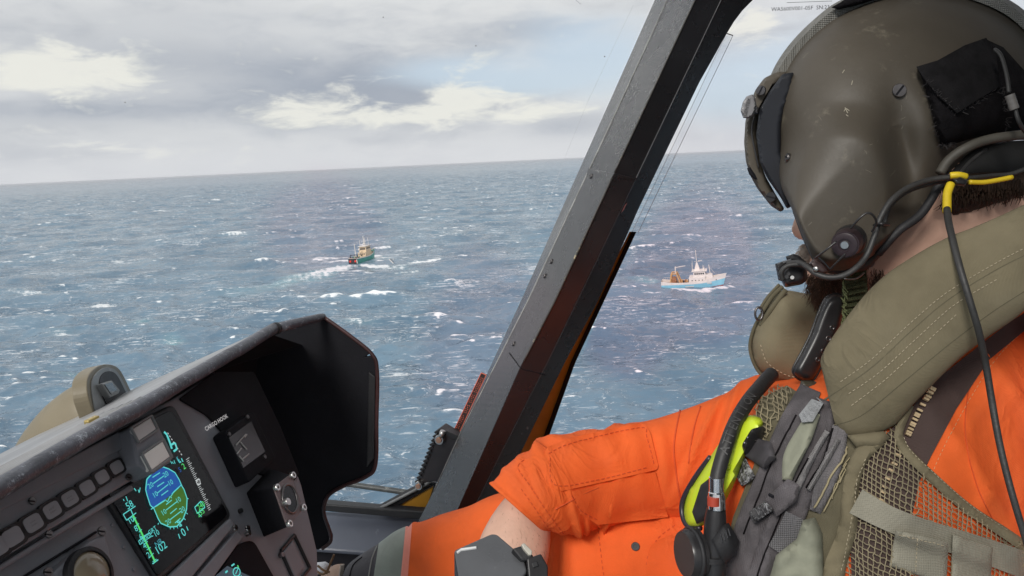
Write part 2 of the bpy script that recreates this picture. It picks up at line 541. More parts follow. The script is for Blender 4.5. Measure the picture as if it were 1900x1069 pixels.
# ------------------------------------------------------------------ sea
BLUE_P = sea_pt(1286, 533); GREEN_P = sea_pt(676, 484)
def sea_mesh():
    rows = [120.0]
    while rows[-1] < 60000:
        r = rows[-1]; d = 0.62 * r * r / (80 * 759)
        d = min(d, 7.0 * max(1.0, r / 3400) ** 1.7)
        rows.append(r + max(0.45, d))
    rows = np.array(rows)
    nc = 680
    th = np.radians(np.linspace(-44, 46, nc))
    R_, T_ = np.meshgrid(rows, th, indexing='ij')
    X = R_ * np.sin(T_); Y = R_ * np.cos(T_)
    dr = np.gradient(rows)[:, None] * np.ones_like(T_)
    sp = np.maximum(dr, R_ * (th[1] - th[0]))
    Z = np.zeros_like(X); DX = np.zeros_like(X); DY = np.zeros_like(X); J = np.zeros_like(X)
    wind = math.radians(188)          # waves run towards the viewer, a little to the left
    for k in range(70):
        lam = 5.5 * (95 / 5.5) ** ((k + rng.random()) / 70)
        kk = 2 * math.pi / lam
        a = 0.0078 * lam * (1.0 if lam < 55 else (55 / lam) ** 1.2)
        spread = 0.95 if lam < 15 else 0.55
        ang = wind + rng.normal() * spread
        cx, cy = math.sin(ang), math.cos(ang)
        ph = kk * (X * cx + Y * cy) + rng.random() * 2 * math.pi
        att = np.clip((lam / sp - 2.2) / 2.0, 0, 1)
        c, s = np.cos(ph), np.sin(ph)
        Z += a * c * att; q = 0.85
        DX -= q * a * s * cx * att; DY -= q * a * s * cy * att
        J += q * a * kk * c                   # unattenuated: foam stays on far crests too
    # large-scale grouping of breaking
    G = np.zeros_like(X)
    for k in range(14):
        lam = rng.uniform(60, 420); ang = rng.uniform(0, 2 * math.pi); kk = 2 * math.pi / lam
        G += np.cos(kk * (X * math.sin(ang) + 1.3 * Y * math.cos(ang)) + rng.random() * 6.28)
    G /= math.sqrt(7)
    Js = J / J.std()
    foam = np.clip((Js + 0.42 * G - 1.62) / 1.25, 0, 1)
    foam *= 1 - .55 * np.clip((sp - 4) / 12, 0, 1)
    lace = np.clip((Js * .8 + 0.75 * G - 1.5) / 1.6, 0, 1)
    aer = np.zeros_like(X)
    # wakes and bow waves of the two trawlers
    def seg_dist(pa, pb):
        e = np.array([pb.x - pa.x, pb.y - pa.y]); L = np.hypot(*e); u = e / L
        s = (X - pa.x) * u[0] + (Y - pa.y) * u[1]; n_ = -(X - pa.x) * u[1] + (Y - pa.y) * u[0]
        return s / L, n_, L
    rag = np.sin(X * .55 + 1.3 * np.sin(Y * .11)) * np.sin(Y * .17 + 1.1 * np.sin(X * .3)) + .6 * np.sin(X * 1.3 + Y * .4)
    def streak(pa, pb, w0, w1, fa, aa, fade=1.0):
        nonlocal foam, aer
        s, n_, L = seg_dist(pa, pb)
        w = w0 + (w1 - w0) * np.clip(s, 0, 1)
        e = np.clip(1 - (np.abs(n_) / w) ** 2, 0, 1) * np.clip(s * 8, 0, 1) * np.clip((1 - s) / fade, 0, 1)
        foam = np.maximum(foam, np.clip(e * fa + rag * .22 * (e > .05) * fa, 0, 1) * (e > 0.02))
        aer = np.maximum(aer, np.clip(e * aa + rag * .12 * e, 0, 1))
    streak(sea_pt(652, 489), sea_pt(530, 530), 13, 26, .9, 1.2, .55)
    streak(sea_pt(640, 492), sea_pt(420, 553), 14, 22, .55, 1.0, .7)
    streak(sea_pt(664, 490), sea_pt(775, 500), 7, 12, .95, .6, .6)
    streak(sea_pt(690, 497), sea_pt(800, 488), 4, 7, .75, .4, .4)
    streak(sea_pt(752, 489), sea_pt(828, 480), 5, 8, 1.0, .3, .25)
    streak(sea_pt(695, 463), sea_pt(732, 459), 6, 8, .9, .3, .3)
    streak(sea_pt(690, 474), sea_pt(722, 484), 8, 10, .9, .7, .6)
    streak(sea_pt(730, 508), sea_pt(790, 499), 3, 5, .7, .3, .3)
    streak(sea_pt(1238, 537), sea_pt(1320, 542), 3.2, 4.8, .95, .4, .2)
    streak(sea_pt(1296, 542), sea_pt(1368, 531), 4.5, 6.5, 1.0, .4, .45)
    streak(sea_pt(1224, 523), sea_pt(1150, 516), 6, 14, .45, .9, .9)
    streak(sea_pt(1185, 540), sea_pt(1240, 541), 2, 3, .5, .2, .5)
    # broken patches
    for (x, y, rx, ry, f, a_) in ((262, 600, 26, 11, .42, .55), (300, 606, 10, 4, .9, .3), (318, 632, 20, 9, .5, .8), (195, 565, 32, 3.5, .95, .2), (1550 - 700, 525, 75, 7, .55, .1),
                                  (430, 434, 34, 3, .95, .1), (735, 640, 16, 4, .9, .2), (215, 484, 22, 3, .8, .1), (840, 433, 40, 4, .5, .1), (400, 371, 9, 2, 1, .1), (60, 545, 50, 4, .6, .1), (110, 617, 30, 5, .45, .2), (120, 690, 55, 4, .35, .5), (660, 600, 36, 5, .5, .3)):
        c = sea_pt(x, y); ex = sea_pt(x + rx, y) - c; ey = sea_pt(x, y - ry) - c
        ex2, ey2 = np.array([ex.x, ex.y]), np.array([ey.x, ey.y])
        Mi = np.linalg.inv(np.stack([ex2, ey2], 1))
        u = Mi[0, 0] * (X - c.x) + Mi[0, 1] * (Y - c.y); v = Mi[1, 0] * (X - c.x) + Mi[1, 1] * (Y - c.y)
        e = np.exp(-(u * u + v * v) * 1.2)
        foam = np.maximum(foam, np.clip(e * f + rag * .25 * (e > .15) * f, 0, 1) * (e > .1))
        aer = np.maximum(aer, e * a_)
    # flatten the swell a little where the hulls sit
    for c, oy, w in ((BLUE_P, -8, 34), (GREEN_P, -35, 80)):
        kf = 1 - .72 * np.exp(-((X - c.x) ** 2 + (Y - c.y - oy) ** 2) / w ** 2)
        Z *= kf; DX *= kf; DY *= kf
    V = np.stack([X + DX, Y + DY, Z], -1).reshape(-1, 3)
    nr = len(rows)
    i = np.arange(nr - 1)[:, None] * nc + np.arange(nc - 1)[None]
    Q = np.stack([i, i + 1, i + nc + 1, i + nc], -1).reshape(-1, 4)
    # the rest of the ocean, all round, flat and coarse
    th2 = np.radians(np.concatenate([np.linspace(46, 316, 60)]))
    r2 = np.concatenate([[0.5], np.geomspace(120, 60000, 24)])
    R2, T2 = np.meshgrid(r2, th2, indexing='ij')
    V2 = np.stack([R2 * np.sin(T2), R2 * np.cos(T2), np.zeros_like(R2)], -1).reshape(-1, 3)
    n2 = len(th2); i2 = np.arange(len(r2) - 1)[:, None] * n2 + np.arange(n2 - 1)[None]
    Q2 = np.stack([i2, i2 + 1, i2 + n2 + 1, i2 + n2], -1).reshape(-1, 4) + len(V)
    th3 = np.radians(np.linspace(-44, 46, 24))
    V3 = np.concatenate([np.stack([np.full(24, 0.5) * np.sin(th3), .5 * np.cos(th3), np.zeros(24)], -1), np.stack([121 * np.sin(th3), 121 * np.cos(th3), np.full(24, -.5)], -1)])
    i3 = np.arange(23); Q3 = np.stack([i3, i3 + 1, i3 + 25, i3 + 24], -1) + len(V) + len(V2)
    VV = np.concatenate([V, V2, V3]); QQ = np.concatenate([Q, Q2, Q3])
    me = bpy.data.meshes.new('sea')
    me.vertices.add(len(VV)); me.vertices.foreach_set('co', VV.astype(np.float32).ravel())
    me.loops.add(QQ.size); me.loops.foreach_set('vertex_index', QQ[:, ::-1].astype(np.int32).ravel())
    me.polygons.add(len(QQ)); me.polygons.foreach_set('loop_start', np.arange(0, QQ.size, 4, dtype=np.int32))
    me.polygons.foreach_set('loop_total', np.full(len(QQ), 4, np.int32))
    me.polygons.foreach_set('use_smooth', np.ones(len(QQ), bool))
    me.update(calc_edges=True)
    far = np.clip((sp - 5) / 40, 0, 1) ** .6
    for nm, arr in (('far', far), ('foam', foam), ('lace', lace), ('aer', aer)):
        at = me.attributes.new(nm, 'FLOAT', 'POINT')
        full = np.zeros(len(VV), np.float32); full[:len(V)] = arr.ravel()
        at.data.foreach_set('value', full)
    # material
    m = bpy.data.materials.new('sea_water'); m.use_nodes = True; t = m.node_tree; t.nodes.clear(); q = NB(t)
    bs = q.n('ShaderNodeBsdfPrincipled'); out = q.n('ShaderNodeOutputMaterial')
    at = {k: q.n('ShaderNodeAttribute', attribute_name=k).outputs['Fac'] for k in ('foam', 'lace', 'aer', 'far')}
    ob = q.n('ShaderNodeTexCoord').outputs['Object']
    mp = q.n('ShaderNodeMapping'); t.links.new(ob, mp.inputs[0]); mp.inputs['Scale'].default_value = (.55, 1.0, 1.0); mp.inputs['Rotation'].default_value = (0, 0, -.14)
    o2 = mp.outputs[0]
    st = q.n('ShaderNodeMapping'); t.links.new(ob, st.inputs[0]); st.inputs['Scale'].default_value = (.030, .17, 1); st.inputs['Rotation'].default_value = (0, 0, -.14)
    f1 = q.noise(o2, .9, 6, .7, .6); f2 = q.noise(st.outputs[0], 1.6, 5, .65, .6); f3 = q.noise(st.outputs[0], 5.0, 6, .72, .4)
    fm = q.m('ADD', at['foam'], q.m('ADD', q.m('MULTIPLY', q.m('SUBTRACT', f1, .5), 1.7), q.m('MULTIPLY', q.m('SUBTRACT', f2, .5), 1.5)))
    gate = q.ss(at['foam'], 0.03, 0.22)
    foamf = q.m('MULTIPLY', q.ss(fm, .36, .80), gate)
    lc = q.m('MULTIPLY', q.ss(q.m('ADD', at['lace'], q.m('MULTIPLY', q.m('SUBTRACT', f3, .5), 2.0)), .15, 1.1), .45)
    foamf = q.m('MAXIMUM', foamf, lc)
    pt = q.noise(ob, .014, 3, .55, .3)
    skv = q.m('ADD', q.m('ADD', q.m('MULTIPLY', f3, .5), q.m('MULTIPLY', f2, .5)), q.m('MULTIPLY', q.m('SUBTRACT', pt, .5), .30))
    foamf = q.m('MAXIMUM', foamf, q.m('MULTIPLY', q.ss(skv, .53, .66), .85))
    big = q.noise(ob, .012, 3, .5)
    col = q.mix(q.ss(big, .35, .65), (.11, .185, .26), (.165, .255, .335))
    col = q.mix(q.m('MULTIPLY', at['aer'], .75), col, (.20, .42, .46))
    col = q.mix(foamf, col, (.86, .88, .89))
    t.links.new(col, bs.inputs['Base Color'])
    t.links.new(q.mix(foamf, .16, .85, 'FLOAT'), bs.inputs['Roughness'])
    bs.inputs['IOR'].default_value = 1.33
    # wavelets: facets tilted by noise (independent of the pixel size, so the far sea keeps its rough look)
    geo = q.n('ShaderNodeNewGeometry')
    def tilt(v, sc, det, amt):
        n_ = q.n('ShaderNodeVectorMath', operation='SUBTRACT'); t.links.new(q.noise(v, sc, det, .62, .3, out=1), n_.inputs[0]); n_.inputs[1].default_value = (.5, .5, .5)
        k_ = q.n('ShaderNodeVectorMath', operation='MULTIPLY'); t.links.new(n_.outputs[0], k_.inputs[0]); k_.inputs[1].default_value = (amt * .7, amt, 0)
        return k_.outputs[0]
    def vadd(a_, b_):
        n_ = q.n('ShaderNodeVectorMath', operation='ADD'); t.links.new(a_, n_.inputs[0]); t.links.new(b_, n_.inputs[1]); return n_.outputs[0]
    nv = vadd(vadd(geo.outputs['Normal'], tilt(o2, .11, 4, 1.0)), vadd(tilt(o2, .42, 4, 1.2), tilt(o2, 1.9, 3, .7)))
    fk = q.n('ShaderNodeVectorMath', operation='SCALE'); t.links.new(tilt(o2, .06, 3, 2.6), fk.inputs[0]); t.links.new(at['far'], fk.inputs['Scale'])
    nv = vadd(nv, fk.outputs[0])
    nn_ = q.n('ShaderNodeVectorMath', operation='NORMALIZE'); t.links.new(nv, nn_.inputs[0]); t.links.new(nn_.outputs[0], bs.inputs['Normal'])
    t.links.new(bs.outputs[0], out.inputs[0])
    me.materials.append(m)
    o = bpy.data.objects.new('sea', me); COL.objects.link(o); o.location = (0, 0, SEA_Z)
    o['kind'] = 'structure'
sea_mesh()

# ------------------------------------------------------------------ fishing boats (local frame: bow +x, port +y, waterline z=0)
class Boat:
    def __init__(self, name, label, loc, heading, roll=0.0, pitch=0.0):
        self.o = thing(name, label, 'fishing boat', loc)
        self.o['group'] = 'fishing boats out on the open sea'
        self.o.rotation_euler = (roll, pitch, heading)
    def part(self, name, data, m, parent=None, smooth=False):
        V, Fc = data
        me = bpy.data.meshes.new(name); me.from_pydata([tuple(v) for v in V], [], Fc); me.materials.append(m)
        bm = bmesh.new(); bm.from_mesh(me); bmesh.ops.recalc_face_normals(bm, faces=bm.faces); bm.to_mesh(me); bm.free()
        if smooth: me.polygons.foreach_set('use_smooth', [True] * len(me.polygons)); me.set_sharp_from_angle(angle=math.radians(40))
        p = bpy.data.objects.new(name, me); COL.objects.link(p); p.parent = parent or self.o
        return p
def bx(x0, x1, y0, y1, z0, z1, tx=0.0, ty=0.0):
    """box, optionally tapered at the top"""
    V = [(x0, y0, z0), (x1, y0, z0), (x1, y1, z0), (x0, y1, z0), (x0 + tx, y0 + ty, z1), (x1 - tx, y0 + ty, z1), (x1 - tx, y1 - ty, z1), (x0 + tx, y1 - ty, z1)]
    return V, [[0, 3, 2, 1], [4, 5, 6, 7], [0, 1, 5, 4], [1, 2, 6, 5], [2, 3, 7, 6], [3, 0, 4, 7]]
def rod(a, c, r, seg=7): return tube_data([Vector(a), Vector(c)], r, seg)
def hull_strip(L, B, zs, zb, taper=1.0, n=24, flare=.0, x0=0.0, stern=.86, off=0.0):
    """side shell between two sheer curves zs(u) (top) and zb(u) (bottom); u 0 stern..1 bow"""
    V, Fc = [], []
    def half(u, z): 
        w = B / 2 * (stern + (1 - stern) * min(1, u * 4)) * (1 if u < .62 else max(0.0, 1 - ((u - .62) / .38) ** 2.1))
        return max(0.03, w * (1 - .16 * max(0, (3 - z)) / 3 * (0.3 + .9 * u))) + off
    for i in range(n + 1):
        u = i / n
        for z in (zs(u), zb(u)):
            x = -L / 2 + L * u + (z * .32 if u > .9 else 0) * (u - .9) * 10
            V.append((x, half(u, z), z)); V.append((x, -half(u, z), z))
    for i in range(n):
        a = i * 4
        Fc += [[a, a + 4, a + 6, a + 2], [a + 1, a + 3, a + 7, a + 5]]
    Fc += [[0, 2, 3, 1], [n * 4, n * 4 + 1, n * 4 + 3, n * 4 + 2]]
    return V, Fc
def hull_deck(L, B, z, n=24, stern=.86):
    V, Fc = [], []
    for i in range(n + 1):
        u = i / n
        w = max(0.03, B / 2 * (stern + (1 - stern) * min(1, u * 4)) * (1 if u < .62 else max(0, 1 - ((u - .62) / .38) ** 2.1))) * .985
        V += [(-L / 2 + L * u, w, z(u)), (-L / 2 + L * u, -w, z(u))]
    return V, [[2 * i, 2 * i + 1, 2 * i + 3, 2 * i + 2] for i in range(n)]

white = mat('boat_white', (.78, .77, .70), .45, var=.06, vscale=.6, wear=(.45, .33, .22), wear_amt=.02, wscale=.5)
cream = mat('boat_cream', (.72, .60, .40), .5, var=.1, vscale=.7, wear=(.4, .25, .15), wear_amt=.03, wscale=.6)
bblue = mat('boat_blue', (.27, .64, .77), .4, var=.06, vscale=.5, wear=(.3, .45, .5), wear_amt=.02, wscale=.4)
bgreen = mat('boat_green', (.05, .36, .29), .4, var=.1, vscale=.5, wear=(.15, .3, .26), wear_amt=.03, wscale=.4)
bred = mat('boat_red', (.42, .07, .05), .5, var=.12, vscale=.6)
bred2 = mat('boat_bright_red', (.75, .05, .03), .5)
bdark = mat('boat_dark', (.025, .025, .03), .5)
brust = mat('boat_rust_brown', (.38, .19, .09), .7, var=.3, vscale=1.0)
bochre = mat('boat_ochre', (.62, .38, .16), .6, var=.15, vscale=.8)
bglass = mat('boat_window', (.02, .03, .04), .12)
bdeck = mat('boat_deck', (.30, .22, .15), .8, var=.3, vscale=.7)

def blue_trawler():
    hd = math.radians(-17)
    B_ = Boat('fishing_trawler', 'pale blue and white fishing trawler with orange brown stern gantry, right of the window post', BLUE_P + Vector((0, 2, -.3)), hd, math.radians(3), math.radians(-3.2))
    L, W_ = 36, 9.0
    top = lambda u: 4.0 + 1.3 * (1 - min(1, u / .35)) ** 2 * .9 + 3.6 * max(0, (u - .52) / .48) ** 1.6
    mid = lambda u: 2.6 + .2 * (1 - u) + 2.0 * max(0, (u - .5) / .5) ** 1.7
    h = B_.part('hull', hull_strip(L, W_, mid, lambda u: -.6 + 1.35 * max(0, (u - .3) / .7)), bblue)
    B_.part('bottom_paint', hull_strip(L, W_, lambda u: -.6 + 1.35 * max(0, (u - .3) / .7), lambda u: -2.6, off=-.02), bred)
    B_.part('bulwark', hull_strip(L, W_, top, mid), white)
    B_.part('deck', hull_deck(L, W_, lambda u: 2.9 + 2.2 * max(0, (u - .55) / .45)), bdeck)
    for s in (-1, 1):   # weathered white lettering, far too small to read
        B_.part('hull_lettering', join(*[bx(-3.6 + i * .62, -3.2 + i * .62, s * 4.50, s * 4.56, 1.1, 1.75) for i in range(8)]), white, h)
        B_.part('hull_lettering', join(*[bx(9.0 + i * .55, 9.4 + i * .55, s * 3.72, s * 3.95, 2.5, 3.3) for i in range(5)]), white, h)
        B_.part('anchor_pocket', bx(13.2, 14.5, s * 1.98, s * 2.3, 4.0, 4.7), bdark, h)
    dh = B_.part('deckhouse', bx(-1.5, 8.2, -3.9, 3.9, 2.9, 6.6, .15, .15), white)
    for i in range(4): B_.part('porthole', bx(.2 + i * 2, .75 + i * 2, -3.95, -3.82, 4.6, 5.15), bdark, dh)
    B_.part('foredeck_house', bx(6.6, 13.0, -2.6, 2.6, 4.6, 7.7, .9, .4), white)
    wh = B_.part('wheelhouse', bx(1.0, 8.6, -3.2, 3.2, 6.6, 10.0, .5, .25), white)
    for i in range(5):
        B_.part('window', bx(1.9 + i * 1.2, 2.8 + i * 1.2, -3.16, -3.0, 8.2, 9.1), bglass, wh)
        B_.part('window', bx(8.02, 8.42, -2.5 + i * 1.02, -1.7 + i * 1.02, 8.2, 9.1), bglass, wh)
    B_.part('wheelhouse_roof', bx(.4, 9.2, -3.6, 3.6, 10.0, 10.35), white, wh)
    V, Fc = bx(1.9, 5.2, -1.5, 1.5, 10.35, 15.0, 1.25, 1.1)
    ms = B_.part('mast', join((V, Fc), rod((3.5, 0, 15), (3.3, 0, 22.5), .2), rod((3.5, -2.6, 16.2), (3.5, 2.6, 16.2), .1), rod((2.0, 0, 15.6), (5.6, 0, 15.6), .1)), white)
    B_.part('radar_scanner', bx(4.3, 6.6, -.2, .2, 15.8, 16.15), white, ms)
    for x, y, z in ((.8, 2, 16), (.8, -2.2, 15.4), (6.8, 1.8, 13), (7.6, -1.8, 13.4)): B_.part('whip_antenna', rod((x, y, 10.3), (x, y, z), .09), white, ms)
    B_.part('searchlight', bx(6.9, 7.8, -.5, .5, 10.35, 11.6), white, ms)
    B_.part('foremast', join(rod((11.0, 0, 7.4), (10.4, 0, 13.2), .24), rod((10.5, 0, 12), (13.5, 0, 8), .07)), white)
    g = B_.part('stern_gantry', join(*[rod((-12.6, s * 3.6, 3), (-11.6, s * 3.0, 9.4), .48) for s in (-1, 1)], *[rod((-6.4, s * 3.6, 3), (-8.6, s * 3.0, 9.4), .42) for s in (-1, 1)],
                                       *[rod((-11.6, s * 3, 9.3), (-8.4, s * 3, 9.3), .4) for s in (-1, 1)], rod((-11.6, -3, 9.2), (-11.6, 3, 9.2), .45), rod((-8.6, -3, 9.3), (-8.6, 3, 9.3), .4)), bochre)
    B_.part('net_drum', join(tube_data([(-10.4, -2.6, 5.4), (-10.4, 2.6, 5.4)], 1.5, 14), bx(-11.8, -9, -2.9, 2.9, 2.9, 4.2)), brust)
    B_.part('gantry_post', rod((-9.4, 0, 9), (-9.2, 0, 13.2), .35), white, g)
    B_.part('cargo_boom', rod((-9.6, 0, 12.6), (-3.2, 0, 13.4), .22), white, g)
    for i in range(6):
        B_.part('winch', join(bx(-7.2 + i * 1.05, -6.5 + i * 1.05, -2.6 + (i % 3) * 1.5, -1.4 + (i % 3) * 1.5, 2.9, 4.2 + .5 * (i % 2)), tube_data([(-6.9 + i * 1.05, -2.2 + (i % 2) * 2.5, 4.3), (-6.9 + i * 1.05, -.4 + (i % 2) * 2.5, 4.3)], .55, 10)), (brust, bochre, bdark)[i % 3])
    B_.part('railing', join(*[rod((-17 + i * 1.1, s * 3.9, 4.6), (-17 + i * 1.1, s * 3.9, 6.0), .05) for i in range(5) for s in (-1, 1)], *[rod((-17, s * 3.9, 6.0), (-12.6, s * 3.9, 6.0), .06) for s in (-1, 1)]), white)
blue_trawler()

def green_trawler():
    hd = math.radians(90 - 20)
    B_ = Boat('fishing_trawler', 'green hulled fishing trawler with cream wheelhouse seen from astern, left of the window post', GREEN_P + Vector((0, 0, .2)), hd, math.radians(-3), math.radians(-2))
    B_.o.scale = (1.08, 1.08, 1.08)
    L, W_ = 33, 9.4
    top = lambda u: 3.9 + .8 * (1 - u) ** 3 + 3.8 * max(0, (u - .5) / .5) ** 1.5
    B_.part('hull', hull_strip(L, W_, lambda u: top(u) - .75, lambda u: -2.4), bgreen)
    B_.part('bulwark', hull_strip(L, W_, top, lambda u: top(u) - .75, off=.03), white)
    tr = B_.part('transom', bx(-16.9, -16.45, -4.1, 4.1, .1, 4.4), bdark)
    for y in (-2.3, 2.3):
        B_.part('stern_fender', tube_data([(-17.3, y, 2.3), (-16.8, y, 2.3)], [.8, .95], 14), bred2, tr)
    B_.part('stern_ramp', bx(-17.0, -16.9, -4.0, -3.4, .4, 3.6), white, tr)
    B_.part('deck', hull_deck(L, W_, lambda u: 2.8 + 2.4 * max(0, (u - .5) / .5)), bdeck)
    dh = B_.part('deckhouse', bx(-2.5, 7.5, -3.6, 3.6, 2.8, 7.0, .2, .15), cream)
    for i in range(4): B_.part('window', bx(-2.56, -2.4, -2.7 + i * 1.5, -1.8 + i * 1.5, 5.2, 6.1), bglass, dh)
    wh = B_.part('wheelhouse', bx(-.5, 7.2, -3.2, 3.2, 7.0, 11.4, .5, .3), cream)
    for i in range(4): B_.part('window', bx(-.52, -.15, -2.3 + i * 1.25, -1.4 + i * 1.25, 9.0, 10.2), bglass, wh)
    for i in range(4): B_.part('window', bx(.8 + i * 1.5, 1.8 + i * 1.5, -3.15, -2.95, 9.2, 10.2), bglass, wh)
    B_.part('wheelhouse_roof', bx(-1.2, 7.8, -3.7, 3.7, 11.4, 11.8), white, wh)
    B_.part('door', bx(-2.62, -2.4, -.5, .6, 2.9, 4.9), bdark, dh)
    ms = B_.part('mast', join(rod((3, 0, 11.8), (3, 0, 19.5), .26), rod((1.2, -2, 11.8), (1.2, -2, 18.6), .2), rod((3, -2.4, 15), (3, 2.4, 15), .13), rod((.2, 2, 11.8), (.2, 2, 16.5), .16), rod((5.5, -2.6, 11.8), (5.5, -2.6, 17.8), .14), bx(2.2, 3.8, -.8, .8, 13.2, 13.7)), white)
    V = []; 
    B_.part('radar_dome', tube_data([(-4.6, .6, 9.0), (-4.6, .6, 9.5), (-4.6, .6, 10.2), (-4.6, .6, 10.6)], [.4, .9, .8, .2], 10), white, ms)
    B_.part('dome_post', rod((-4.6, .6, 2.8), (-4.6, .6, 9.1), .2), white, ms)
    B_.part('stern_mast', join(rod((-8.2, 2.2, 2.8), (-8.0, 2.2, 15.0), .28), rod((-8, 2.2, 9.2), (-10.5, .4, 7.0), .12), rod((-8.2, 3.4, 7.6), (-8.2, -1.6, 7.8), .14)), white)
    for i in range(8):
        x, y = -15.4 + (i % 4) * 2.3, -2.7 + (i // 4) * 4.6 + .5 * (i % 3)
        B_.part('net_winch', join(tube_data([(x, y - .9, 3.9), (x, y + .9, 3.9)], .85, 10), bx(x - .5, x + .5, y - 1.2, y - .9, 2.8, 5.0), bx(x - .5, x + .5, y + .9, y + 1.2, 2.8, 5.2)), (brust, bdark, bgreen, cream)[i % 4])
    B_.part('stern_gantry', join(*[rod((-14.6, s * 3.7, 2.8), (-14.2, s * 3.2, 7.0), .28) for s in (-1, 1)], rod((-14.2, -3.2, 6.9), (-14.2, 3.2, 6.9), .26)), bdark)
    B_.part('bow_rail', join(*[rod((8 + i * 1.5, s * (3.9 - .55 * i), 6 + i * .35), (8 + i * 1.5, s * (3.9 - .55 * i), 7.4 + i * .35), .06) for i in range(5) for s in (-1, 1)], *[rod((8, s * 3.9, 7.4), (14, s * 1.7, 8.8), .07) for s in (-1, 1)]), white)
green_trawler()
# ------------------------------------------------------------------ aircraft axes
LA = Vector((math.sin(math.radians(10)), math.cos(math.radians(10)), 0))     # across the cockpit, away from the camera
FW = Vector((-math.cos(math.radians(10)), math.sin(math.radians(10)), 0))    # nose of the helicopter
ZZ = Vector((0, 0, 1))

black = mat('black_paint', (.022, .022, .024), .42, var=.25, vscale=9, wear=(.10, .10, .10), wear_amt=.0, wscale=40, bump=.25, bscale=260)
blackp = mat('post_paint', (.013, .013, .015), .27, spec=.75, var=.25, vscale=7, wear=(.10, .10, .10), wear_amt=.0, wscale=26, bump=.04, bscale=300)
flatblack = mat('flat_black', (.010, .010, .013), .75, var=.25, vscale=9, bump=.2, bscale=300, spec=.2)
panelgrey = mat('panel_grey', (.25, .255, .28), .55, var=.10, vscale=12, wear=(.22, .21, .21), wear_amt=.0, wscale=30, bump=.15, bscale=500)
lipmat = mat('glareshield_edge', (.095, .10, .118), .40, var=.35, vscale=22, wear=(.40, .43, .47), wear_amt=.09, wscale=130, bump=.9, bscale=150)
topmat = mat('glareshield_top', (.30, .30, .305), .36, var=.18, vscale=14, streak=(3, 3, 60), bump=.3, bscale=200)
olive = mat('tan_paint', (.21, .178, .118), .45, var=.10, vscale=10, wear=(.30, .28, .22), wear_amt=.0, wscale=28, bump=.2, bscale=200)
greycol = mat('grey_paint', (.26, .27, .27), .45, var=.15, vscale=14, wear=(.6, .6, .58), wear_amt=.05, wscale=40)
steel = mat('steel', (.55, .54, .52), .3, metal=1.0, var=.15, vscale=40)
darksteel = mat('dark_steel', (.16, .15, .15), .35, metal=.9, var=.2, vscale=50)
lampmat = mat('lamp_glass', (.68, .68, .66), .25, var=.06, vscale=20)
button = mat('button_grey', (.33, .335, .36), .5, var=.08, vscale=25)
yellow = mat('ochre_primer', (.62, .30, .035), .5, var=.15, vscale=9, wear=(.45, .2, .03), wear_amt=.03)
screen = mat('screen_glass', (.006, .006, .008), .08, var=.1, spec=.25, rvar=.02)
rubber = mat('black_rubber', (.018, .018, .02), .6, var=.2, vscale=30, bump=.3, bscale=300)
sillm = mat('sill_paint', (.12, .135, .17), .35, var=.12, vscale=6, wear=(.25, .27, .3), wear_amt=.02, wscale=20)
E = lambda n, c, s: mat(n, tuple(x * .05 for x in c), .4, emit=c, estr=s)
e_cyan, e_green, e_sky, e_ground, e_white, e_teal = E('lit_cyan', (.12, .75, .72), .8), E('lit_green', (.10, .85, .20), .8), E('lit_blue', (.01, .10, .42), .75), E('lit_ground', (.05, .16, .012), .8), E('lit_white', (.75, .80, .80), .7), E('lit_teal', (.05, .35, .42), .8)

# ------------------------------------------------------------------ glareshield
def hermite_depth(pa, pb, x):      # depth along the straight 3D line between two (px,py,d) points at pixel x
    t = (x - pa[0]) / (pb[0] - pa[0]); return 1 / ((1 - t) / pa[2] + t / pb[2])
LIP0, LIP1 = (-160, 998, .385), (510, 610, .84)
endpl = Plane(P(600, 700, .93), -LA)
lip_pts = [P(LIP0[0] + (LIP1[0] - LIP0[0]) * t, LIP0[1] + (LIP1[1] - LIP0[1]) * t, hermite_depth(LIP0, LIP1, LIP0[0] + (LIP1[0] - LIP0[0]) * t)) for t in np.linspace(0, 1, 40)]
gs = thing('glareshield', 'black instrument panel hood with scuffed grey padded edge and dark end plate', 'glareshield', lip_pts[20])
wob = [p + Vector((noise.noise(p * 30) * .0012, 0, noise.noise(p * 24 + Vector((5, 0, 0))) * .0012)) for p in lip_pts]
mesh('padded_edge', *tube_data(wob, .0062, 14), lipmat, gs, smooth=True)
end_top = endpl.at(600, 588)
mesh('padded_edge', *tube_data([lip_pts[-1] + (end_top - lip_pts[-1]) * k for k in (.012, .3, .6, .9, 1)], [.0062, .006, .0055, .005, .0042], 14), lipmat, gs, smooth=True)
mesh('joint_clip', *tube_data([lip_pts[-1] - (lip_pts[-1] - lip_pts[-2]) * .12, lip_pts[-1] + (end_top - lip_pts[-1]) * .03], .0070, 14), rubber, gs, smooth=True)
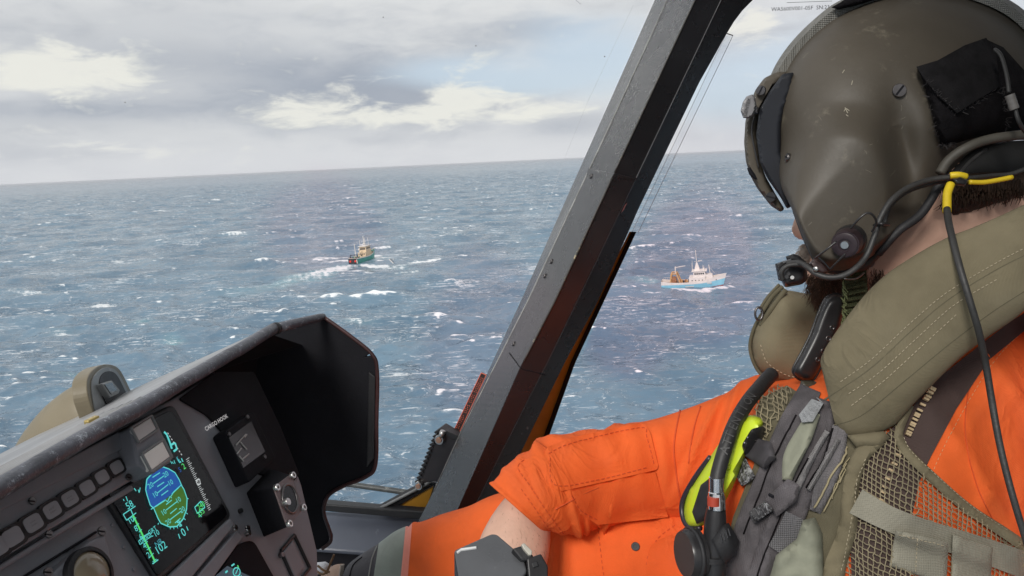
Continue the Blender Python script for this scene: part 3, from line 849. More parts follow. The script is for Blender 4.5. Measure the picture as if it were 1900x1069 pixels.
# top sheet: falls away forward from the edge
V, Fc = [], []
nF = 9
for i, p in enumerate(lip_pts):
    u = i / (len(lip_pts) - 1)
    for j in range(nF):
        s = j / (nF - 1) * .26
        slope = .372 + .035 * u
        V.append(p + ZZ * .0045 + FW * s - ZZ * (s * slope))
for i in range(len(lip_pts) - 1):
    for j in range(nF - 1):
        a = i * nF + j; Fc.append([a, a + 1, a + nF + 1, a + nF])
n0 = len(V); V2 = [v - ZZ * .004 for v in V]
bd = boundary(Fc)
mesh('hood_top', V + V2, Fc + [[k + n0 for k in f][::-1] for f in Fc] + [[a, a + n0, c + n0, c] for a, c in bd], topmat, gs, smooth=True, auto=40, key='hoodtop')
for k in range(6):           # pressed ribs along the top
    pts = []
    for i in range(4, 27):
        p = V[i * nF]; s = .012 + k * .0085
        u = i / (len(lip_pts) - 1); slope = .345 + .055 * u
        pts.append(p + FW * s - ZZ * (s * slope))
    mesh('rib', *tube_data(pts, .0017, 6), topmat, gs, smooth=True)
c = lip_pts[23] + FW * .03 - ZZ * .006
mesh('latch', *box_data(c, LA * .006, FW * .0022, ZZ * .003), mat('brass', (.55, .42, .16), .35, metal=.8), gs, bevel=.0008)
# lining between the edge and the panel
V, Fc = [], []
for i in range(8, len(lip_pts)):
    p = lip_pts[i]; V += [p + FW * .012 - ZZ * .004, p + FW * .10 - ZZ * .055, p + FW * .12 - ZZ * .34]
k0 = len(V) // 3
for i in range(k0 - 1):
    for j in range(2): Fc.append([i * 3 + j, i * 3 + j + 1, i * 3 + j + 4, i * 3 + j + 3])
e_ = [endpl.at(560, 640, .0), endpl.at(480, 665, .0), endpl.at(440, 900, .0)]
V += e_; Fc += [[(k0 - 1) * 3 + j, (k0 - 1) * 3 + j + 1, k0 * 3 + j + 1, k0 * 3 + j] for j in range(2)]
mesh('hood_lining', V + [v + FW * .003 for v in V], Fc + [[k + len(V) for k in f][::-1] for f in Fc], flatblack, gs)
# end plate
ep = [(470, 640), (508, 618), (598, 591), (604, 590), (688, 655)] + [tuple(p) for p in round_poly([(560, 700), (692, 658), (701, 690), (698, 866), (678, 886), (560, 850)], 26)[5:20]] + \
     catmull([(678, 886), (640, 902), (612, 918), (602, 936), (601, 955), (611, 985), (615, 1000), (608, 1012), (590, 1021)], 4) + [(560, 1010), (440, 760)]
ep = [(float(p[0]), float(p[1])) for p in ep]
V, Fc = slab(endpl, ep, -.006, 0)
mesh('end_plate', V, Fc, flatblack, gs, bevel=.0016)
rim = [endpl.at(x, y, .002) for x, y in catmull([(603, 590), (648, 622), (690, 657), (700, 690), (699, 780), (697, 862), (679, 885), (640, 901), (612, 917), (602, 936), (602, 957), (612, 987), (613, 1005), (598, 1018)], 5)]
mesh('edge_bead', *tube_data(rim, .0024, 8), mat('bead', (.05, .022, .022), .35, var=.3, vscale=30), gs, smooth=True)
V, Fc = slab(endpl, [(684, 690), (696, 700), (694, 850), (680, 868)], -.001, .004)
mesh('end_flange', V, Fc, black, gs, bevel=.001)

# ------------------------------------------------------------------ instrument panel
TI = math.radians(24)
DN = -FW * math.sin(TI) - ZZ * math.cos(TI)       # down the face of the panel
PN = LA.cross(DN).normalized()
if PN.dot(P(230, 860, 1)) > 0: PN = -PN
pp = Plane(P(230, 860, .60), PN)
DNv = (DN - PN * DN.dot(PN)).normalized()
ip = thing('instrument_panel', 'dark grey helicopter instrument panel with lit flight display and square buttons', 'instrument panel', pp.at(250, 950))
def pslab(name, outline, h0, h1, m, parent=None, bevel=.0012, r=0, key=None):
    o = round_poly(outline, r) if r else outline
    return mesh(name, *slab(pp, o, h0, h1), m, parent or ip, bevel=bevel, key=key)
def pdisc(name, x, y, rpx, h0, h, m, parent=None, inner=0, seg=18):
    c = pp.at(x, y, h0); r = rpx * c.dot(FWD) / F_PX
    return mesh(name, *disc_data(c, PN, r, h, seg, inner * r), m, parent or ip, smooth=True, auto=40)
def pscrew(x, y, rpx, h, parent=None, m=None, ang=.6):
    s = pdisc('screw', x, y, rpx, h, .0014, m or darksteel, parent)
    c = pp.at(x, y, h + .0014); r = rpx * c.dot(FWD) / F_PX
    dv = LA * math.cos(ang) + DNv * math.sin(ang); nv = PN.cross(dv)
    mesh('slot', *box_data(c, dv * r * .85, nv * r * .16, PN * .0003), flatblack, s if s.parent == ip else ip)
pslab('panel_base', [(-140, 1010), (205, 800), (330, 735), (400, 690), (470, 690), (520, 790), (560, 900), (589, 1022), (592, 1100), (600, 1200), (-140, 1200)], -.03, 0, panelgrey, bevel=.002)
# annunciator strip
pslab('upper_ledge', [(-60, 1010 - 62), (222, 800), (240, 826), (-60, 980)], 0, .014, panelgrey)
st_ = pslab('button_strip', [(-60, 976), (214, 826), (249, 889), (-60, 1076)], 0, .012, panelgrey, bevel=.002)
pslab('lower_ledge', [(-60, 1084), (244, 899), (250, 908), (-60, 1096)], 0, .009, panelgrey)
bts = [(-6, 1016, 21), (24, 996, 20), (62, 970.5, 18.5), (97, 946.5, 17.5), (130, 925, 16.5), (162, 905, 15.5), (189.5, 885, 14.5), (217, 867, 14)]
def psquare(x, y, half, asp=1.0, h=0):
    c = pp.at(x, y, h); r = half * c.dot(FWD) / F_PX
    # the panel face is seen obliquely: widen along the lateral axis so that it spans the measured width
    k = 1.0 / max(.2, abs((LA - ray(x, y).normalized() * LA.dot(ray(x, y).normalized())).length))
    return c, r
def pquad(x, y, half, h):
    c, r = psquare(x, y, half, 1, h)
    return [c + LA * a * r * 1.45 + DNv * d * r * 1.12 for a, d in ((-1, -1), (1, -1), (1, 1), (-1, 1))]
def rounded3(q, f=.28, n=4):
    out = []
    for i in range(4):
        p0, p1, p2 = q[i - 1], q[i], q[(i + 1) % 4]
        s, e = p1 + (p0 - p1) * f, p1 + (p2 - p1) * f
        for k in range(n + 1):
            t = k / n; out.append(s * (1 - t) ** 2 + p1 * 2 * t * (1 - t) + e * t * t)
    return out
for x, y, r in bts:
    q = rounded3(pquad(x, y, r * .98, .0145)); qi = rounded3([(v - sum(pquad(x, y, r, .0145), Vector()) / 4) * .74 + sum(pquad(x, y, r, .0145), Vector()) / 4 for v in pquad(x, y, r * .98, .0145)])
    n = len(q)
    V = [v - PN * .003 for v in q] + q + qi + [v - PN * .002 for v in qi]
    Fc = [[a + i, a + (i + 1) % n, a + n + (i + 1) % n, a + n + i] for a in (0, n, 2 * n) for i in range(n)]
    bz = mesh('button_bezel', V, Fc, rubber, ip)
    qq = [(v - sum(qi, Vector()) / n) * .97 + sum(qi, Vector()) / n for v in qi]
    ccn = sum(qi, Vector()) / n
    if x > 40 and x < 150:
        mesh('button_legend', *join(*[box_data(ccn + LA * (k - 1) * .0016 + DNv * (j * .0022 - .001) + PN * .0003, LA * (.0005 + .0002 * ((k + j) % 2)), DNv * .0004, PN * .0001) for k in range(3) for j in range(2)]), mat('legend_dim', (.30, .30, .31), .6), ip, kind='stuff')
    mesh('button_cap', [v + PN * .0002 for v in qq] + [v - PN * .003 for v in qq], prism_data(qq, qq)[1], button, bz)
for x, y, r in ((58.6, 930, 7.5), (89.7, 992, 7.5), (210, 833.6, 6.5), (237.5, 886, 6.5), (-12, 972, 8)): pscrew(x, y, r, .0118, ip)
# two lamp block
bl = pslab('lamp_block', [(243, 792), (284, 766), (322, 846), (318, 857), (284, 880), (256, 862), (250, 830)], 0, .026, panelgrey, bevel=.002)
lp = pslab('lamp_window', [(246, 796), (279.5, 775), (290, 796), (258, 818)], .024, .028, lampmat, bl, bevel=.0006)
pslab('lamp_window', [(267, 843.5), (302, 819.5), (315.5, 847), (282, 872)], .024, .030, mat('lamp_lit', (.92, .90, .84), .3, var=.05), bl, bevel=.0006)
for q in ([(243, 794), (281, 771), (293, 797), (257, 821)], [(263, 842), (303, 815), (319, 848), (281, 876)]):
    pts = [pp.at(x, y, .0275 if q[0][0] < 250 else .0295) for x, y in q] ; pts.append(pts[0])
    mesh('lamp_frame', *join(*[tube_data([pts[i], pts[i + 1]], .0011, 6) for i in range(4)]), greycol, bl)
for x, y, r in ((224, 816, 7), (224, 831, 7), (245, 871, 8)): pdisc('knob', x, y, r, .008, .008, rubber, inner=.55)
# main flight display
dq = [(146, 838), (322, 748), (432, 958), (296, 1080)]
ds = pslab('display', dq, 0, .006, black, bevel=.002, r=14)
pslab('display_glass', [(157, 842), (318, 760), (424, 955), (293, 1070)], .004, .0068, screen, ds, bevel=.0004, r=10)
HS = .0074
ZP = lambda x, y: (x / 3.958, 800 + y / 3.958)     # from the enlarged crop to photo pixels
def spoly(name, pts, h, m, parent=ds):
    top = [pp.at(*ZP(x, y), h) for x, y in pts]
    return mesh(name, *prism_data(top, [v - PN * .0003 for v in top]), m, parent)
def sline(pts, w, h=HS + .0006):
    out = []
    for i in range(len(pts) - 1):
        a, c = pp.at(*ZP(*pts[i]), h), pp.at(*ZP(*pts[i + 1]), h)
        e = (c - a).normalized(); nn = PN.cross(e)
        ww = w * .000075
        out.append(([a + nn * ww, a - nn * ww, c - nn * ww, c + nn * ww], [[0, 1, 2, 3]]))
    return join(*out)
blue_ = [(1130, 568), (1104, 545), (1080, 470), (1070, 430), (1078, 355), (1130, 295), (1195, 262), (1240, 278), (1285, 305), (1315, 355), (1336, 402)]
grn_ = [(1130, 570), (1336, 404), (1352, 430), (1374, 495), (1370, 575), (1345, 645), (1300, 700), (1245, 704), (1180, 676), (1160, 640)]
spoly('attitude_sky', blue_, HS, e_sky); spoly('attitude_ground', grn_, HS, e_ground)
rim_ = blue_[:-1] + grn_[1:]
lines = [sline(rim_ + [rim_[0]], 7)]
for a in (((1120, 340), (1175, 305)), ((1125, 385), (1205, 328)), ((1155, 408), (1205, 375)), ((1155, 455), (1235, 392)), ((1185, 472), (1235, 436)), ((1220, 540), (1262, 506)), ((1220, 580), (1300, 518)), ((1250, 607), (1298, 567)), ((1250, 650), (1330, 588)), ((1285, 675), (1325, 640)),
          ((1108, 575), (1190, 520), (1215, 505), (1230, 520), (1248, 480), (1262, 492)), ((1255, 480), (1275, 447), (1335, 392)), ((1140, 556), (1208, 512)), ((1262, 462), (1312, 415)), ((1370, 490), (1384, 498)), ((1350, 640), (1362, 652)), ((1368, 600), (1378, 610)), ((1325, 680), (1333, 694)), ((1300, 700), (1306, 714)), ((1275, 706), (1278, 720)), ((1250, 706), (1251, 720)), ((1165, 675), (1160, 686)), ((1300, 672), (1310, 655), (1322, 668), (1300, 672)), ((1318, 700), (1326, 680), (1336, 694), (1318, 700))):
    lines.append(sline(a, 5, HS + .0009))
mesh('attitude_lines', *join(*lines), e_cyan, ds, kind='stuff')
# speed / torque scale
mesh('green_scale', *sline([(975, 615), (1048, 765), (1140, 962)], 11), e_green, ds)
sc_ = [sline([(958, 572), (978, 618)], 6), sline([(905, 612), (995, 550)], 5), sline([(905, 612), (930, 655), (1000, 600)], 5), sline([(1120, 975), (1162, 944)], 6)]
for i in range(8):
    t = i / 7; x, y = 985 + (1135 - 985) * t, 645 + (950 - 645) * t
    sc_.append(sline([(x - (14 if i % 2 else 8), y + 10), (x + 14, y - 10)], 4))
# boxed digits row, cyan arc at the top right, tick row
for k in range(3):
    x, y = 1032 + k * 30, 815 - k * 22
    sc_.append(sline([(x - 14, y - 8), (x + 8, y - 24), (x + 20, y + 2), (x - 4, y + 18), (x - 14, y - 8)], 4))
sc_ += [sline([(1060, 770), (1100, 745)], 4), sline([(1115, 775), (1125, 768)], 4)]
sc_ += [sline([(1310, 755), (1322, 790)], 6), sline([(1370, 700), (1382, 730)], 6), sline([(1430, 560), (1475, 515), (1505, 560), (1450, 605), (1430, 560)], 6), sline([(1455, 600), (1480, 630)], 5)]
sc_ += [sline([(1205, 5), (1225, 25), (1250, 90), (1262, 130)], 14), sline([(1258, 100), (1285, 85), (1300, 130), (1275, 150)], 12), sline([(985, 420), (1000, 440)], 6), sline([(1015, 430), (1022, 452), (1030, 415)], 5), sline([(925, 480), (938, 515)], 5), sline([(905, 500), (912, 512)], 5)]
sc_ += [sline([(1250 + 14 * k, 215 + 10 * (k % 2)), (1262 + 12 * k, 240)], 5) for k in range(3)] + [sline([(1300 + 16 * k, 200 + 30 * (k % 2)), (1316 + 14 * k, 225)], 8) for k in range(3)]
mesh('scale_marks', *join(*sc_), e_cyan, ds, kind='stuff')
tk = []
for i in range(30):
    t = i / 29; x, y = 1375 + (1540 - 1375) * t, 205 + (575 - 205) * t
    tk.append(sline([(x - 9, y + 6), (x + (8 if i % 3 else 16), y - (5 if i % 3 else 11))], 3))
tk += [sline([(1230 + 14 * k, 12 + k * 22), (1238 + 14 * k, 22 + k * 22)], 6) for k in range(8)] + [sline([(1440, 365), (1465, 352), (1472, 385), (1450, 395), (1440, 365)], 5)]
mesh('tick_row', *join(*tk), e_white, ds, kind='stuff')
def stext(s, x, y, size, m, name='readout'):
    o = pp.at(*ZP(x, y), HS + .001)
    return text(s, name, o, LA * .9 + DNv * .0, -DNv, size, m, ds)
for s, x, y, sz, m in (('20', 1218, 318, .0062, e_cyan), ('20', 1107, 400, .0060, e_cyan), ('10', 1252, 380, .0062, e_cyan), ('10', 1140, 467, .0060, e_cyan), ('10', 1310, 508, .0062, e_cyan), ('10', 1203, 598, .0060, e_cyan), ('20', 1340, 578, .0062, e_cyan), ('20', 1236, 668, .0060, e_cyan),
                       ('58', 952, 543, .0075, e_cyan), ('10', 963, 657, .0064, e_cyan), ('8', 1000, 717, .0064, e_cyan), ('6', 1035, 777, .0064, e_cyan), ('4', 1063, 845, .0064, e_cyan), ('2', 1092, 912, .0066, e_cyan), ('NR', 1166, 822, .0062, e_teal), ('102', 1182, 858, .0088, e_cyan), ('0', 1348, 745, .0095, e_cyan),
                       ('1', 1034, 812, .005, e_cyan), ('2', 1065, 792, .005, e_cyan), ('3', 1094, 770, .005, e_cyan), ('GRT', 1120, 730, .005, e_cyan), ('10', 1150, 752, .006, e_cyan), ('240', 1478, 548, .0066, e_green), ('255', 1475, 600, .0066, e_green), ('2', 1350, 260, .0075, e_green), ('5', 1322, 285, .006, e_sky), ('5', 1310, 210, .007, e_teal)):
    stext(s, x, y, sz, m)
# rails under the display
pslab('rail', [(300, 1084), (428, 961), (436, 974), (346, 1084)], 0, .009, panelgrey)
pslab('rail', [(354, 1084), (440, 984), (452, 996), (388, 1084)], 0, .008, panelgrey)
for x, y in ((436, 980), (459, 981)): pscrew(x, y, 6, .010, ip, steel)
pdisc('bolt', 457, 991, 5, .008, .004, steel)
pdisc('bolt', 444, 949, 4.5, .0, .003, rubber)
# lower display
ld = pslab('lower_display', round_poly([(392, 1090), (440, 1010), (470, 1000), (520, 1090)], 14), 0, .006, flatblack)
spoly('lower_display_image', [(1570, 1075), (1670, 990), (1870, 1080), (1870, 1100), (1570, 1100)], .0065, E('lit_slate', (.045, .075, .10), .8), ld)
cc = [(1738 + 26 * math.cos(t), 1035 + 32 * math.sin(t)) for t in np.linspace(0, 6.283, 20)]
mesh('lower_display_lines', *join(sline(cc, 7, .0072), sline([(1700, 990), (1722, 975)], 9, .0072), sline([(1655, 1040), (1672, 1026)], 10, .0072), sline([(1730, 1050), (1748, 1010)], 6, .0072), sline([(1768, 1060), (1782, 1075)], 5, .0072)), e_cyan, ld)
mesh('lower_display_marks', *sline([(1745, 985), (1752, 1005)], 8, .0072), e_green, ld)
# round gauge
gg = pslab('gauge', [(84, 1074), (170, 1001), (196, 990), (220, 1080), (200, 1160), (90, 1160)], 0, .012, panelgrey, r=8, bevel=.002)
c = pp.at(160, 1068, .012); rg = 50 * c.dot(FWD) / F_PX
mesh('gauge_ring', *disc_data(c, PN, rg * 1.0, .006, 36, rg * .82), rubber, gg, smooth=True, auto=40)
V = []; Fc = []; n = 28
for j in range(7):
    s = j / 6 * math.pi / 2
    for k in range(n):
        t = 2 * math.pi * k / n; V.append(c + (LA * math.cos(t) + DNv * math.sin(t)) * rg * .84 * math.cos(s) + PN * (.003 + rg * .34 * math.sin(s)))
for j in range(6):
    for k in range(n): Fc.append([j * n + k, j * n + (k + 1) % n, (j + 1) * n + (k + 1) % n, (j + 1) * n + k])
mesh('gauge_glass', V, Fc, mat('gauge_face', (.30, .25, .17), .12, var=.15, vscale=16, spec=.7, rvar=.04), gg, smooth=True)
for x, y in ((188, 986), (88, 1062)): pscrew(x, y, 9, .012, ip)
for x, y in ((207, 975), (228, 1016), (247, 1057)): pdisc('rivet', x, y, 3.5, 0, .0016, panelgrey)
pslab('seam', [(-60, 1132), (180, 984), (182, 988), (-60, 1138)], 0, .0025, flatblack)
pslab('hood_shade_plate', [(333, 740), (400, 690), (472, 690), (520, 790), (556, 880), (540, 900), (430, 860), (412, 800), (384, 770)], 0, .0022, flatblack, r=6)  # flat black sheet standing for the hood's shade around the gauge
# right hand column: legend, recessed gauge, boxed gauge, slot
text('CARGO HOOK', 'legend', pp.at(402, 784, .0052), LA, -DNv, .0056, E('legend_glow', (.62, .60, .60), .9), ip)  # printed lettering given a glow so it reads white on the panel
g2 = pslab('square_gauge', [(418, 800), (470, 762), (512, 850), (462, 896)], 0, .016, flatblack, r=6)
dl = [pp.at(x, y, .0168) for x, y in ((425, 812), (466, 782), (492, 838), (452, 868))]
mesh('gauge_dial', *prism_data(dl, [v - PN * .001 for v in dl]), mat('dial_black', (.05, .05, .052), .2, rvar=.05), g2)
nd = [((438, 826), (456, 806)), ((446, 820), (458, 834)), ((440, 842), (448, 832)), ((450, 852), (462, 842)), ((454, 812), (458, 806)), ((444, 846), (452, 856))]
mesh('needle', *join(*[tube_data([pp.at(*a, .0176), pp.at(*e, .0176)], .0006, 5) for a, e in nd]), mat('needle_white', (.5, .5, .48), .5), g2)
for x, y in ((458, 774), (490, 848), (424, 806)): pdisc('screw', x, y, 4, .016, .0015, darksteel, g2)
# boxed gauge turned towards the far seat
fq = [(505, 905), (538, 880), (560, 946), (531, 980)]
fz = [pp.at(x, y, .045) for x, y in fq]
cfz = sum(fz, Vector()) / 4
bk = [pp.at(x, y, -.002) for x, y in ((455, 915), (500, 868), (540, 950), (488, 998))]
bxg = mesh('gauge_box', *prism_data(fz, bk), flatblack, ip, bevel=.0015)
fn = (fz[1] - fz[0]).cross(fz[3] - fz[0]).normalized()
if fn.dot(cfz) > 0: fn = -fn
mesh('gauge_plate', *prism_data([v + fn * .002 for v in fz], [v + fn * .0003 for v in fz]), mat('plate_brownish', (.16, .12, .12), .35, var=.2, vscale=40), bxg, bevel=.0005)
a1, a2 = (fz[1] - fz[0]) / 2, (fz[3] - fz[0]) / 2
def ell(sc, n=22): return [cfz + a1 * sc * math.cos(2 * math.pi * k / n) + a2 * sc * math.sin(2 * math.pi * k / n) for k in range(n)]
mesh('gauge_window', *prism_data([v + fn * .0026 for v in ell(.66)], [v + fn * .0018 for v in ell(.66)]), screen, bxg)
ringp = [v + fn * .0026 for v in ell(.68)]; ringp.append(ringp[0])
mesh('gauge_window_ring', *tube_data(ringp, .0012, 6, cap=False), darksteel, bxg, smooth=True)
for v in fz: mesh('screw', *disc_data(v + (cfz - v) * .1 + fn * .002, fn, .0034, .003, 14, .0016), steel, bxg, smooth=True, auto=40)
mesh('set_knob', *disc_data(cfz - a1 * .6 + fn * .002, fn, .0036, .005, 14), steel, bxg, smooth=True, auto=40)
sl = [(521, 1022), (546, 993), (575, 1054), (549, 1085)]
pts = [pp.at(x, y, .001) for x, y in sl]; pts.append(pts[0])
mesh('slot_frame', *join(*[tube_data([pts[i], pts[i + 1]], .0018, 6) for i in range(4)]), black, ip)
pslab('slot_cover', [(526, 1024), (544, 1002), (566, 1052), (549, 1074)], -.001, .003, panelgrey)
pdisc('bolt', 519, 1031, 5, .0, .004, darksteel)

# ------------------------------------------------------------------ tan pod on the nose beyond the hood
pod = thing('probe_pod', 'tan painted pod with arched open end holding a small grey sensor, beyond the panel hood', 'sensor pod', P(150, 790, .95))
dp = .86
mesh('pod_body', *sweep([((-70, 900), (60, 960), dp - .02), ((0, 866), (120, 900), dp), ((45, 800), (150, 860), dp), ((80, 758), (180, 840), dp), ((118, 727), (212, 812), dp), ((158, 704), (236, 790), dp + .01)], 6, 30, 1.0, cap0=True, cap1=True), olive, pod, smooth=True, key='pod')
nx_ = (LA * .45 - FW * .85 + ZZ * .1).normalized()
cpl = Plane(P(205, 735, .83), nx_)
arch = [tuple(p) for p in catmull([(176, 772), (164, 735), (162, 706), (170, 689), (186, 678), (204, 676), (220, 683), (232, 702), (242, 724), (254, 752), (262, 772)], 5)]
V, Fc = slab(cpl, arch, -.014, 0)
mesh('pod_collar', V, Fc, olive, pod, bevel=.003)
archf = [tuple(p) for p in catmull([(180, 772), (173, 738), (171, 712), (177, 695), (190, 684), (204, 682), (217, 689), (228, 706), (238, 727), (250, 754), (256, 772)], 5)]
V, Fc = slab(cpl, archf, 0, .0015)
mesh('collar_face', V, Fc, greycol, pod, bevel=.0006)
inn = [tuple(p) for p in catmull([(212, 772), (196, 745), (186, 722), (186, 704), (193, 692), (205, 689), (216, 695), (226, 712), (238, 738), (246, 758)], 5)]
V, Fc = slab(cpl, inn, .0008, .0024)
mesh('recess', V, Fc, mat('recess_dark', (.022, .022, .025), .6), pod)
dev = [(190, 712), (208, 706), (223, 724), (221, 730), (205, 738)]
V, Fc = slab(cpl, dev, .0, .008)
dv = mesh('sensor', V, Fc, greycol, pod, bevel=.001)
V, Fc = slab(cpl, [(194, 713), (207, 709), (219, 724), (207, 732)], .007, .0088)
mesh('sensor_glass', V, Fc, mat('sensor_glass', (.10, .11, .12), .15), dv, bevel=.0004)

# ------------------------------------------------------------------ window post
def eline(pts, d0, d1, ys):
    pts = sorted(pts, key=lambda p: p[1]); Y = [p[1] for p in pts]; X = [p[0] for p in pts]
    out = []
    for y in ys:
        if y < Y[0]: x = X[0] + (X[1] - X[0]) / (Y[1] - Y[0]) * (y - Y[0])
        elif y > Y[-1]: x = X[-1] + (X[-1] - X[-2]) / (Y[-1] - Y[-2]) * (y - Y[-1])
        else: x = float(np.interp(y, Y, X))
        out.append((x, y, d0 + (d1 - d0) * (y / 1000)))
    return out
ys = list(range(-160, 1040, 10))
e1 = eline([(1215, 0), (968, 555), (919, 660), (852, 805), (800, 920), (770, 985)], 1.30, 1.34, ys)
e2 = eline([(1238, 0), (1162, 167), (1107, 285), (981, 555), (925, 666), (856, 800), (808, 905), (780, 960)], 1.20, 1.24, ys)
e3 = eline([(1288, 3), (1133, 335), (1031, 555), (965, 683), (850, 945), (806, 1040)], 1.09, 1.13, ys)
e4 = eline([(1338, 0), (1172, 348), (1073, 555), (1022, 660), (925, 850), (878, 945)], 1.10, 1.14, ys)
e5 = eline([(1560, -160), (1450, -50), (1420, -26), (1397, 0), (1378, 19), (1362, 40), (1345, 68), (1324, 106), (1298, 152), (1185, 387), (1109, 560), (1049, 671), (959, 855), (915, 945)], 1.128, 1.168, ys)
e6 = eline([(1520, -160), (1380, 0), (1290, 152), (1175, 387), (1090, 575), (1040, 671), (950, 855), (905, 945)], 1.36, 1.38, ys)
post = thing('window_post', 'slanting black window post between windscreen and side window, with screwed grey sheened cover plate', 'window post', P(1080, 480, 1.2))
def strip_solid(edges, y0=None, y1=None):
    n = len(edges); V, Fc = [], []
    rows = [i for i, y in enumerate(ys) if (y0 is None or y >= y0) and (y1 is None or y <= y1)]
    for i in rows: V += [P(*e[i]) for e in edges]
    for i in range(len(rows) - 1):
        for k in range(n): Fc.append([i * n + k, i * n + (k + 1) % n, (i + 1) * n + (k + 1) % n, (i + 1) * n + k])
    Fc += [list(range(n)), [(len(rows) - 1) * n + k for k in range(n)]]
    return V, Fc
mesh('post_frame', *strip_solid([e1, e2, e3, e4, e5, e6]), blackp, post, key='post')
# cover plate on the lower half
def sh(e, d, dx=0): return [(x + dx, y, z - d) for x, y, z in e]
def lerp_e(a, b, t): return [tuple(np.array(p) * (1 - t) + np.array(q) * t) for p, q in zip(a, b)]
V, Fc = [], []
ia = [i for i, y in enumerate(ys) if y >= 318]
e2b, e4b = lerp_e(e2, e3, .02), lerp_e(e3, e4, .98)
for i in ia:
    o_ = 0 if i > ia[0] else 1
    r2, r3, r4 = list(e2b[i]), list(e3[i]), list(e4b[i])
    V += [P(r2[0], r2[1] - 8 * o_, r2[2] - .002), P(r3[0] - 1, r3[1] + 2 * o_, r3[2] - .004), P(r4[0], r4[1] + 12 * o_, r4[2] - .003), P(r4[0], r4[1] + 12 * o_, r4[2] + .001), P(r3[0], r3[1] + 2 * o_, r3[2] + .002), P(r2[0], r2[1] - 8 * o_, r2[2] + .002)]
for i in range(len(ia) - 1):
    for k in range(6): Fc.append([i * 6 + k, i * 6 + (k + 1) % 6, (i + 1) * 6 + (k + 1) % 6, (i + 1) * 6 + k])
Fc += [list(range(6)), [(len(ia) - 1) * 6 + k for k in range(6)]]
mesh('cover_plate', V, Fc, blackp, post, key='cover', bevel=.0012)
wornm = mat('worn_edge', (.05, .048, .045), .45, wear=(.50, .44, .28), wear_amt=.06, wscale=90)
mesh('worn_corner', *tube_data([P(x, y, z - .0045) for x, y, z in e3 if y >= 330 and y < 680], .0016, 6), wornm, post, smooth=True)
mesh('worn_corner', *tube_data([P(x, y, z - .0005) for x, y, z in e3 if y < 330], .0013, 6), wornm, post, smooth=True)
seamm = mat('sealant', (.30, .30, .29), .6, var=.4, vscale=40)
mesh('sealant_line', *tube_data([P(x, y, z - .0008) for x, y, z in e4], .0007, 5), mat('post_groove', (.09, .09, .095), .5), post, smooth=True)
mesh('sealant_line', *tube_data([P(x, y, z - .001) for x, y, z in e2 if y < 920], .0011, 5), seamm, post, smooth=True)
for x, y in ((1097, 327), (1023, 485), (1011, 512), (953, 638)):
    h = hit(x, y, ['post', 'cover'])
    if h: mesh('screw', *disc_data(h[0], h[1], .0042, .002, 14, .0016), darksteel, post, smooth=True, auto=40)
mesh('cover_joint', *drape_line([(945, 655), (958, 672), (968, 684), (990, 690), (1012, 696)], ['post', 'cover'], .8), flatblack, post)
mesh('warning_mark', *drape([(1158, 382), (1164, 376), (1157, 390), (1152, 396)], ['post', 'cover'], .0006, 4), mat('faded_red', (.16, .05, .05), .6), post)
# ochre trim and gasket on the outer side of the post
o1 = eline([(1171, 424), (1049, 671), (959, 855), (930, 915)], 1.25, 1.27, ys); o2_ = eline([(1176, 424), (1060, 672), (1003, 828), (975, 905)], 1.26, 1.28, ys); o3_ = eline([(1182, 428), (1067, 674), (1012, 828), (985, 905)], 1.25, 1.27, ys)
trim = thing('door_trim', 'ochre painted strip with black gasket along the right edge of the window post', 'door trim', P(1060, 650, 1.3))
mesh('ochre_strip', *strip_solid([o1, o2_, sh(o2_, -.02), sh(o1, -.02)], 424, 945), yellow, trim)
mesh('gasket', *strip_solid([sh(o2_, .004, -1), sh(o3_, .004), sh(o3_, -.02), sh(o2_, -.015)], 424, 945), rubber, trim)

# sill, lower frame and corner
sill = thing('window_sill', 'blue grey painted sill under the windscreen corner, right of the panel hood', 'window sill', P(700, 980, 1.36))
spl = Plane(P(700, 985, 1.34), (-LA * .55 + ZZ * .8))
mesh('sill_top', *slab(spl, [(560, 946), (702, 952), (860, 968), (900, 1010), (860, 1040), (700, 1028), (560, 1018)], -.012, 0), sillm, sill, bevel=.004)
fpl = Plane(P(700, 945, 1.33), -LA)
mesh('frame_bar', *slab(fpl, [(560, 932), (702, 944), (800, 951), (880, 960), (880, 974), (700, 957), (560, 946)], -.02, 0), black, sill, bevel=.002)
mesh('wall_panel', *slab(fpl, [(540, 1016), (690, 1026), (900, 1036), (1000, 1000), (1000, 1400), (540, 1400)], -.02, -.002), flatblack, sill)
ypl = Plane(P(760, 925, 1.35), (-LA + FW * -.35))
cb = thing('corner_brace', 'ochre triangular corner piece with black and grey edging at the foot of the window post', 'corner brace', P(765, 925, 1.35))
mesh('ochre_plate', *slab(ypl, [(722, 949), (808, 901), (792, 950), (760, 953)], -.02, .0), yellow, cb, bevel=.001)
mesh('gasket', *slab(ypl, [(701, 946), (797, 894), (812, 897), (722, 950)], -.015, .004), rubber, cb, bevel=.002)
mesh('edge_strip', *tube_data([ypl.at(704, 944, .006), ypl.at(802, 893, .006)], .0028, 8), greycol, cb, smooth=True)
mesh('gasket', *slab(ypl, [(806, 900), (820, 905), (804, 958), (789, 953)], -.01, .005), black, cb, bevel=.002)
mesh('wiper_rod', *tube_data([P(560, 884, 1.62), P(636, 897, 1.62), P(757, 914, 1.60), P(800, 921, 1.6)], .0062, 8), mat('rod_grey', (.07, .075, .075), .45, wear=(.3, .3, .28), wear_amt=.06, wscale=40), None, smooth=True,
     label='thin dark rod outside the windscreen above the sill', cat='wiper rod')

